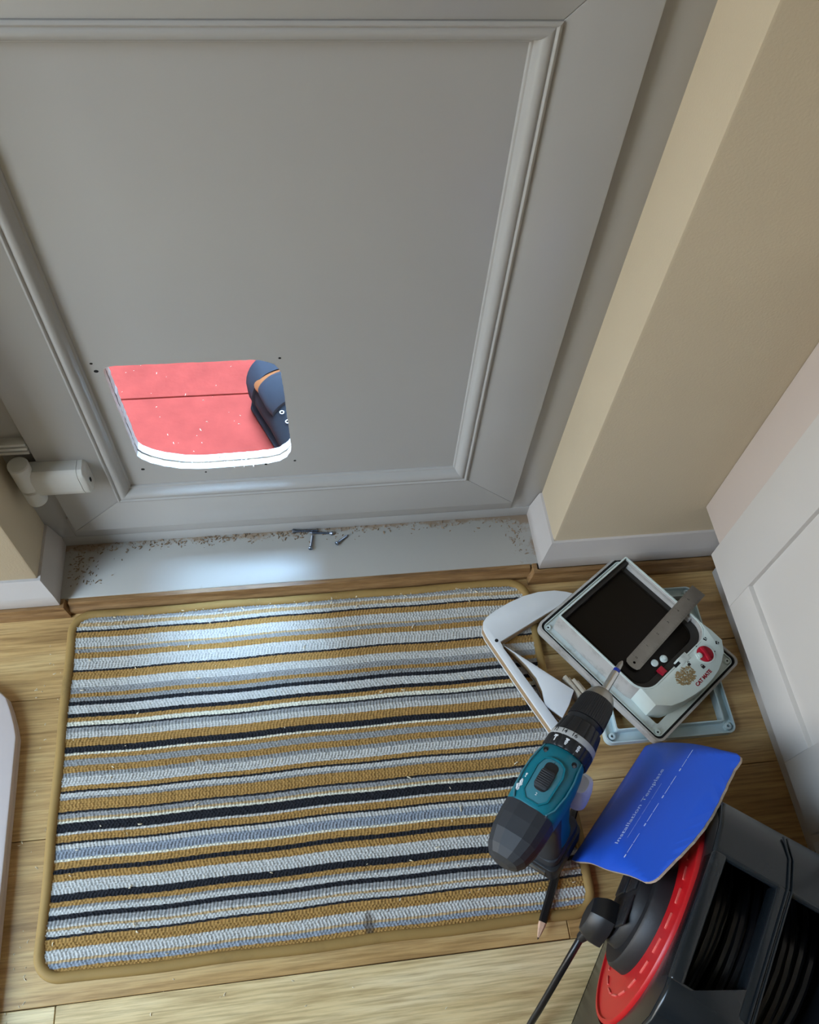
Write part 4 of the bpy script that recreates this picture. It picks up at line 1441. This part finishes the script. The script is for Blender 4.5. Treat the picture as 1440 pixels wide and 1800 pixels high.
loft('handle', [hring(0.085, AX - 0.012, 0.030, 0.026), hring(0.086, AX - 0.034, 0.0285, 0.0240, y0=-0.004), hring(0.0855, AX - 0.055, 0.0245, 0.0215, y0=-0.007),
                hring(0.084, AX - 0.085, 0.0225, 0.0205, y0=-0.009), hring(0.082, AX - 0.110, 0.0240, 0.0210, y0=-0.010), hring(0.081, AX - 0.128, 0.029, 0.0230, y0=-0.010)], M['teal'], dr, True)
loft('grip', [hring(0.066, AX - 0.024, 0.020, 0.0250, y0=-0.003), hring(0.068, AX - 0.055, 0.0125, 0.0228, y0=-0.007), hring(0.0665, AX - 0.085, 0.0118, 0.0217, y0=-0.009),
              hring(0.065, AX - 0.112, 0.0140, 0.0222, y0=-0.010), hring(0.063, AX - 0.126, 0.0160, 0.0235, y0=-0.010)], M['rubber'], dr, True)
loft('trigger', [hring(0.122, AX - 0.030, 0.0120, 0.0150, 3, y0=-0.021), hring(0.1245, AX - 0.036, 0.0150, 0.0165, 3, y0=-0.023), hring(0.122, AX - 0.052, 0.0150, 0.0165, 3, y0=-0.024),
                 hring(0.118, AX - 0.070, 0.0135, 0.0155, 3, y0=-0.024), hring(0.116, AX - 0.075, 0.0105, 0.0125, 3, y0=-0.024)], M['trigger'], dr, True)
box('direction_switch', 0.088, 0.100, -0.0245, 0.0245, AX - 0.040, AX - 0.034, M['rubber2'], dr, 0.001, True)
prism('handle_foot', rrect(0.0350, 0.0255, 0.012, 6, 0.081, -0.010), AX - 0.142, AX - 0.126, M['rubber'], dr, 0.004, True)
bt = prism('battery', rrect(0.0370, 0.0270, 0.010, 6, 0.079, -0.012), 0.0165, AX - 0.1425, M['rubber2'], dr, 0.002, True)
prism('battery_latch', rrect(0.0010, 0.0130, 0.0008, 2, 0.0415, -0.012), 0.026, 0.036, M['steel'], bt, 0, True)

# ================================================================== CABLE REEL
M['reel'] = dirty('charcoal_reel_plastic', C(26, 32, 37), C(80, 88, 94), 0.62, 0.80, 0.22, 40, 0.3)
M['reel_red'] = dirty('red_reel_flange', C(196, 24, 32), C(140, 30, 34), 0.5, 0.8, 0.36, 20, 0.4)
M['lit_red'] = plain('lit_red_ribs', C(222, 104, 96), 0.4, 0.15, 90)  # paler red paints in the light caught along the disc's slot edges
M['cable'] = plain('black_cable_sheath', C(18, 19, 22), 0.32, 0.1, 60)
M['hub'] = dirty('black_socket_hub', C(28, 29, 33), C(72, 74, 80), 0.58, 0.75, 0.5, 50, 0.4)
ra_ = R(53.5)
RT = Vector((math.cos(ra_), math.sin(ra_), 0))
RW = Vector((math.sin(ra_), -math.cos(ra_), 0))
# local frame: x = RT (along the disc), y = -RW (towards the viewer's left), z up  -> w = -y
reel = empty('cable_reel', (0.3388, 0.0678, 0), ra_)
tag(reel, 'charcoal cable reel with a red disc and black cable wound inside', 'cable reel')
CZR = 0.165
PROF = [(-0.150, 0.0), (-0.152, 0.06), (-0.150, 0.20), (-0.138, 0.265), (-0.118, 0.300), (-0.092, 0.3145), (0.046, 0.3145), (0.080, 0.3060), (0.108, 0.2890), (0.120, 0.262), (0.134, 0.20), (0.140, 0.06), (0.138, 0.0)]
WID = 0.165


def rl(t, z, w_):
    return (t, -w_, z)


# front and back plates with round hole / plain
circ = [(0.1262 * math.cos(2 * math.pi * i / 56), CZR + 0.1262 * math.sin(2 * math.pi * i / 56)) for i in range(56)]
prof_front = [(t_ * 0.972, z_ - 0.006 if z_ > 0.1 else z_) for t_, z_ in PROF]
cas = plate_with_hole('front_plate', prof_front, circ, 0.0, 0.006, M['reel'], None, lambda a, b, d: rl(a, b, d))
cas.parent = reel
bk = plate_with_hole('back_plate', PROF, [(0.10 * math.cos(2 * math.pi * i / 40), CZR + 0.10 * math.sin(2 * math.pi * i / 40)) for i in range(40)], WID - 0.006, WID, M['reel'], None, lambda a, b, d: rl(a, b, d))
bk.parent = reel


def skin(name, seg_pts, w0, w1, thick=0.005, bev=0.0022):
    """shell strip following profile points between two w positions"""
    n = len(seg_pts)
    inner = []
    for i in range(n):
        a = Vector(seg_pts[max(0, i - 1)])
        b = Vector(seg_pts[min(n - 1, i + 1)])
        t = (b - a).normalized()
        nn = Vector((t.y, -t.x))
        inner.append(Vector(seg_pts[i]) + nn * thick)
    poly = [tuple(p_) for p_ in seg_pts] + [tuple(p_) for p_ in reversed(inner)]
    bm_ = bmesh.new()
    v0 = [bm_.verts.new(rl(p_[0], p_[1], w0)) for p_ in poly]
    v1 = [bm_.verts.new(rl(p_[0], p_[1], w1)) for p_ in poly]
    bm_.faces.new(v0)
    bm_.faces.new(list(reversed(v1)))
    m_ = len(poly)
    for i in range(m_):
        j = (i + 1) % m_
        bm_.faces.new((v0[i], v0[j], v1[j], v1[i]))
    if bev:
        bmesh.ops.recalc_face_normals(bm_, faces=bm_.faces)
        es_ = [e for e in bm_.edges if len(e.link_faces) == 2 and e.calc_face_angle(0) > R(50)]
        bmesh.ops.bevel(bm_, geom=es_, offset=bev, segments=3, profile=0.5, affect='EDGES')
    return from_bm(name, bm_, M['reel'], reel, True, True)


pL = [(-0.150, 0.0), (-0.152, 0.06), (-0.150, 0.20), (-0.138, 0.265), (-0.118, 0.300), (-0.092, 0.3147), (-0.078, 0.3150)]
pT = [(-0.082, 0.3150), (0.050, 0.3150)]
pR = [(0.046, 0.3150), (0.080, 0.3062), (0.108, 0.2892), (0.120, 0.262), (0.134, 0.20), (0.140, 0.06), (0.138, 0.0)]
skin('near_end_cover', pL, 0.0, 0.079, 0.008, 0.0038)
skin('far_end_cover', pR, 0.0, WID, 0.008, 0.0038)
skin('near_end_back_cover', [(-0.150, 0.0), (-0.152, 0.06), (-0.150, 0.15), (-0.146, 0.185)], 0.079, WID, 0.006)
skin('top_bar', pT, 0.0, 0.0145, 0.030, 0.004)
skin('top_bar', pT, 0.0650, 0.0790, 0.026, 0.003)
skin('top_bar', pT, WID - 0.022, WID, 0.020, 0.003)
prism('near_opening_lip', [(-0.086, -0.012), (-0.086, -0.0660), (-0.054, -0.0660)], 0.3085, 0.3150, M['reel'], reel, 0.001, True)
# raised ridge lines beside the opening
for w_ in (0.0745, 0.0785):
    tube('ridge', [rl(-0.088, 0.3165, w_), rl(0.05, 0.3165, w_), rl(0.08, 0.3080, w_ - 0.003), rl(0.104, 0.2935, w_ - 0.01)], 0.0012, M['reel'], cas, 6, False, True)
prism('base_plate', [(-0.150, -WID), (0.138, -WID), (0.138, 0.0), (-0.150, 0.0)], 0.0, 0.006, M['reel'], reel, 0.001, True)

# drum: red flange disc with slots, black hub with sockets, second flange behind


def disc(name, prof, mat, parent, n=72, rfun=None):
    """prof [(w, r)] about the drum axis"""
    rings_ = []
    for w_, r_ in prof:
        rings_.append([rl(r_ * math.cos(2 * math.pi * k_ / n), CZR + r_ * math.sin(2 * math.pi * k_ / n), w_) for k_ in range(n)])
    return loft(name, rings_, mat, parent, True)


fl = disc('red_flange', [(0.004, 0.060), (0.004, 0.124), (-0.001, 0.124), (-0.0035, 0.1225), (-0.0035, 0.1195), (-0.001, 0.1185), (-0.0025, 0.072), (-0.0025, 0.060)], M['reel_red'], reel)
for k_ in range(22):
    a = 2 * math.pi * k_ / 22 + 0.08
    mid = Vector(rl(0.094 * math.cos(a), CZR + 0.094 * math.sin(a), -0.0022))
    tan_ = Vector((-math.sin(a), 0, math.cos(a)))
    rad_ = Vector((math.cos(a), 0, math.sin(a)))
    b_ = box('rib', -0.0085, 0.0085, -0.0010, 0.0010, -0.0008, 0.0014, M['lit_red'], fl, 0.0004, True,
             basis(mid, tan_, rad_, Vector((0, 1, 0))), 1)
hub = disc('hub', [(0.0, 0.0001), (0.0, 0.072), (-0.016, 0.070), (-0.019, 0.067), (-0.019, 0.052), (-0.028, 0.050), (-0.0305, 0.047), (-0.0305, 0.0001)], M['hub'], reel)
# socket outlets on the hub face
for (t_, z_) in ((0.022, 0.022), (0.024, -0.022), (-0.020, 0.030)):
    c_ = (t_, CZR + z_)
    so = box('socket', -0.017, 0.017, -0.017, 0.017, -0.0005, 0.0030, M['hub'], hub, 0.0015, True, basis(rl(c_[0], c_[1], -0.0305), (1, 0, 0), (0, 0, 1), (0, 1, 0)))
    for (a, b, hw_, hh_) in ((0, 0.008, 0.0018, 0.004), (-0.008, -0.006, 0.0032, 0.0018), (0.008, -0.006, 0.0032, 0.0018)):
        box('pin_hole', a - hw_, a + hw_, b - hh_, b + hh_, 0.0026, 0.0032, M['black_hole'], so, 0, True, basis(rl(c_[0], c_[1], -0.0305), (1, 0, 0), (0, 0, 1), (0, 1, 0)))
disc('rear_flange', [(0.157, 0.050), (0.157, 0.108), (0.153, 0.108), (0.153, 0.050)], M['hub'], reel)
disc('drum_core', [(0.004, 0.045), (0.004, 0.052), (0.153, 0.052), (0.153, 0.045)], M['hub'], reel, 40)
# wound cable: two layers of a helix
pts = []
for layer, rad in ((0, 0.082), (1, 0.092), (2, 0.1005)):
    turns = 14 if layer == 0 else (13 if layer == 1 else 11)
    w_a, w_b = 0.012 + 0.004 * layer, 0.138 - 0.004 * layer
    if layer == 1:
        w_a, w_b = w_b, w_a
    for i in range(turns * 26):
        f_ = i / (turns * 26)
        a = 2 * math.pi * turns * f_
        wob_ = 0.0022 * math.sin(a * 0.37 + layer * 2) + 0.0016 * math.sin(a * 1.13)
        pts.append(rl((rad + wob_) * math.cos(a), CZR + (rad + wob_) * math.sin(a), w_a + (w_b - w_a) * f_ + 0.003 * math.sin(a * 0.61 + layer)))
tube('wound_cable', pts, 0.0046, M['cable'], reel, 7, False, True)

# ---- plug in the hub with its own flex, running off along the floor
plug = empty('mains_plug', mat4=wm(reel) @ Matrix.Translation(Vector(rl(-0.034, 0.158, -0.034))))
tag(plug, 'black three-pin mains plug with flex plugged into the cable reel', 'plug')
PA = R(-28)


def pr(t, z, d):      # plug local: t across, z up, d out of the hub face
    return (t * math.cos(PA) - z * math.sin(PA), d, t * math.sin(PA) + z * math.cos(PA))


rgs = []
for d, s_ in ((0.0, 1.0), (0.010, 1.0), (0.0145, 0.96), (0.024, 0.80), (0.0265, 0.70)):
    pl_ = [(-0.021, 0.014), (-0.014, 0.024), (0.014, 0.024), (0.021, 0.014), (0.022, -0.012), (0.013, -0.024), (-0.013, -0.024), (-0.022, -0.012)]
    rgs.append([pr(a * s_, b * s_, d) for a, b in pl_])
loft('plug_body', rgs, M['rubber2'], plug, True)
fp = [(0.0, -0.022, 0.012), (0.0, -0.030, 0.014), (-0.001, -0.040, 0.016)]
tube('strain_relief', [pr(*q) for q in fp], [0.0068, 0.0072, 0.0056], M['rubber2'], plug, 12, False, True)
w0 = [wm(plug) @ Vector(pr(*q)) for q in fp]
fx_ = [w0[2], w0[2] * 0.55 + Vector((0.228, 0.006, 0.085)) * 0.45, Vector((0.222, -0.008, 0.050)), Vector((0.208, -0.030, 0.018)), Vector((0.196, -0.056, 0.006)), Vector((0.188, -0.10, 0.0045)), Vector((0.20, -0.18, 0.0045)), Vector((0.28, -0.26, 0.0045))]
sm = []
for i in range(len(fx_) - 1):
    p0, p1, p2, p3 = fx_[max(0, i - 1)], fx_[i], fx_[i + 1], fx_[min(len(fx_) - 1, i + 2)]
    for k_ in range(8):
        t = k_ / 8
        sm.append(0.5 * ((2 * p1) + (p2 - p0) * t + (2 * p0 - 5 * p1 + 4 * p2 - p3) * t * t + (3 * p1 - p0 - 3 * p2 + p3) * t ** 3))
tube('flex', sm, 0.0042, M['cable'], plug, 10)

# ================================================================== SHOE OUTSIDE
M['canvas'] = dirty('navy_canvas', C(44, 46, 55), C(76, 78, 84), 0.58, 0.8, 0.85, 60, 0.5)
M['canvas_dk'] = dirty('charcoal_suede', C(30, 31, 38), C(62, 64, 72), 0.58, 0.75, 0.9, 120, 0.5)
M['orange'] = plain('orange_lining', C(150, 86, 42), 0.9, 0.1, 60)
shd = math.atan2(-0.22, 0.105)
shoe = empty('canvas_shoe', mat4=Matrix.Translation((-0.068, 1.022, -0.05)) @ Euler((0, 0, shd)).to_matrix().to_4x4())
tag(shoe, 'worn dark blue canvas shoe standing on the red ground outside the hole', 'shoe')


def shr(x, hw, zb, zt_, n=2.4, k=28, lean=0.0):
    out = []
    for i in range(k):
        t = 2 * math.pi * i / k
        c_, s_ = math.cos(t), math.sin(t)
        y = hw * math.copysign(abs(c_) ** (2 / n), c_) * (1 - 0.22 * max(0, s_))
        z = (zb + zt_) / 2 + (zt_ - zb) / 2 * math.copysign(abs(s_) ** (2 / n), s_)
        out.append((x + lean * max(0, s_), y, z))
    return out


loft('upper', [shr(-0.022, 0.020, 0.02, 0.07), shr(-0.012, 0.034, 0.012, 0.094), shr(0.010, 0.041, 0.010, 0.100), shr(0.050, 0.043, 0.010, 0.098), shr(0.085, 0.043, 0.010, 0.094),
               shr(0.120, 0.045, 0.010, 0.082), shr(0.160, 0.049, 0.010, 0.066), shr(0.205, 0.049, 0.010, 0.055), shr(0.240, 0.041, 0.010, 0.044), shr(0.258, 0.024, 0.012, 0.032)], M['canvas_dk'], shoe, True)
loft('sole', [shr(-0.024, 0.026, 0, 0.018, 4), shr(0.0, 0.042, 0, 0.018, 4), shr(0.10, 0.045, 0, 0.017, 4), shr(0.18, 0.052, 0, 0.016, 4), shr(0.24, 0.045, 0, 0.016, 4), shr(0.264, 0.024, 0, 0.016, 4)], M['canvas'], shoe, True)
loft('heel_counter', [shr(-0.025, 0.022, 0.016, 0.088), shr(-0.016, 0.037, 0.014, 0.108), shr(0.006, 0.044, 0.013, 0.112), shr(0.022, 0.0445, 0.013, 0.108)], M['canvas'], shoe, True)
loft('tongue', [shr(0.036, 0.036, 0.07, 0.116, 2.2), shr(0.046, 0.040, 0.07, 0.121, 2.2), shr(0.075, 0.040, 0.06, 0.114, 2.2), shr(0.088, 0.036, 0.06, 0.100, 2.2)], M['canvas'], shoe, True)
loft('lining', [shr(0.014, 0.034, 0.07, 0.1035, 2.2), shr(0.026, 0.038, 0.07, 0.106, 2.2), shr(0.040, 0.036, 0.07, 0.104, 2.2)], M['orange'], shoe, True)
loft('toe_band', [shr(0.146, 0.0495, 0.011, 0.0735), shr(0.150, 0.0505, 0.011, 0.0735), shr(0.178, 0.0512, 0.011, 0.0640), shr(0.182, 0.0502, 0.011, 0.0620)], M['canvas_dk'], shoe, True)
loft('toe_cap', [shr(0.206, 0.0500, 0.011, 0.0560), shr(0.210, 0.0505, 0.011, 0.0560), shr(0.242, 0.0420, 0.011, 0.0450), shr(0.260, 0.0245, 0.012, 0.0330)], M['canvas'], shoe, True)
for (x, y, z) in ((0.098, -0.022, 0.0865), (0.116, -0.021, 0.080), (0.098, 0.022, 0.0865), (0.116, 0.021, 0.080)):
    e_ = [(x + 0.0034 * math.cos(a), y + 0.0034 * math.sin(a), z + 0.0016) for a in [2 * math.pi * i / 14 for i in range(14)]]
    tube('eyelet', e_, 0.0010, M['steel'], shoe, 6, True, True)

# ================================================================== DEBRIS
M['chip'] = plain('pale_sawdust', C(226, 214, 186), 0.9, 0.1, 200)
M['chip_brown'] = plain('brown_swarf', C(138, 116, 92), 0.9, 0.3, 300)


def chips(name, n, fn, mat, label, smin, smax):
    bm_ = bmesh.new()
    k_ = 0
    while k_ < n:
        q = fn()
        if q is None:
            continue
        s_ = random.uniform(smin, smax)
        mx_ = Matrix.Translation((q[0], q[1], q[2] + s_ * 0.5)) @ Euler((random.uniform(-0.5, 0.5), random.uniform(-0.5, 0.5), random.uniform(0, 6.28))).to_matrix().to_4x4()
        l_ = s_ * random.uniform(1.0, 2.6)
        vs_ = [bm_.verts.new(mx_ @ Vector(p_)) for p_ in ((-l_, -s_ * 0.6, -s_ * 0.4), (l_, -s_ * 0.3, -s_ * 0.3), (l_ * 0.5, s_ * 0.7, -s_ * 0.4), (-l_ * 0.7, s_ * 0.4, -s_ * 0.2), (0, 0, s_ * 0.6))]
        for f_ in ((0, 1, 4), (1, 2, 4), (2, 3, 4), (3, 0, 4), (3, 2, 1, 0)):
            bm_.faces.new([vs_[i] for i in f_])
        k_ += 1
    o_ = from_bm(name, bm_, mat)
    tag(o_, label, 'debris', None, 'stuff')
    return o_


random.seed(21)


def on_sill():
    if random.random() < 0.72:
        return (random.triangular(-0.375, 0.335, -0.16), 0.6915 - abs(random.gauss(0, 0.009)), ZS)
    if random.random() < 0.7:
        return (-0.382 + abs(random.gauss(0, 0.03)), random.uniform(0.62, 0.69), ZS)
    return (0.334 - abs(random.gauss(0, 0.014)), random.uniform(0.615, 0.69), ZS)


chips('wood_swarf', 520, on_sill, M['chip_brown'], 'brown sawdust and swarf scattered along the back of the sill', 0.0005, 0.0019)


def on_mat():
    if random.random() < 0.5:
        return (random.uniform(-0.36, 0.31), MY1 - 0.004 - abs(random.gauss(0, 0.014)), 0.0092)
    return (random.uniform(-0.36, 0.31), random.uniform(0.10, 0.57), 0.0092)


chips('sawdust', 230, on_mat, M['chip'], 'pale sawdust crumbs sprinkled over the striped mat', 0.0006, 0.0019)


def on_floor():
    if random.random() < 0.7:
        return (random.uniform(-0.418, -0.382), random.uniform(0.02, 0.55), 0.0)
    return (random.uniform(-0.4, 0.3), random.uniform(-0.05, 0.075), 0.0)


chips('paint_flecks', 60, lambda: (random.uniform(-0.36, -0.115), random.uniform(0.80, 1.25), -0.0485), M['chip'], 'white sawdust flecks on the red ground outside', 0.0005, 0.0014)
chips('floor_crumbs', 60, on_floor, M['chip'], 'pale crumbs on the oak floor around the mat', 0.0005, 0.0013)
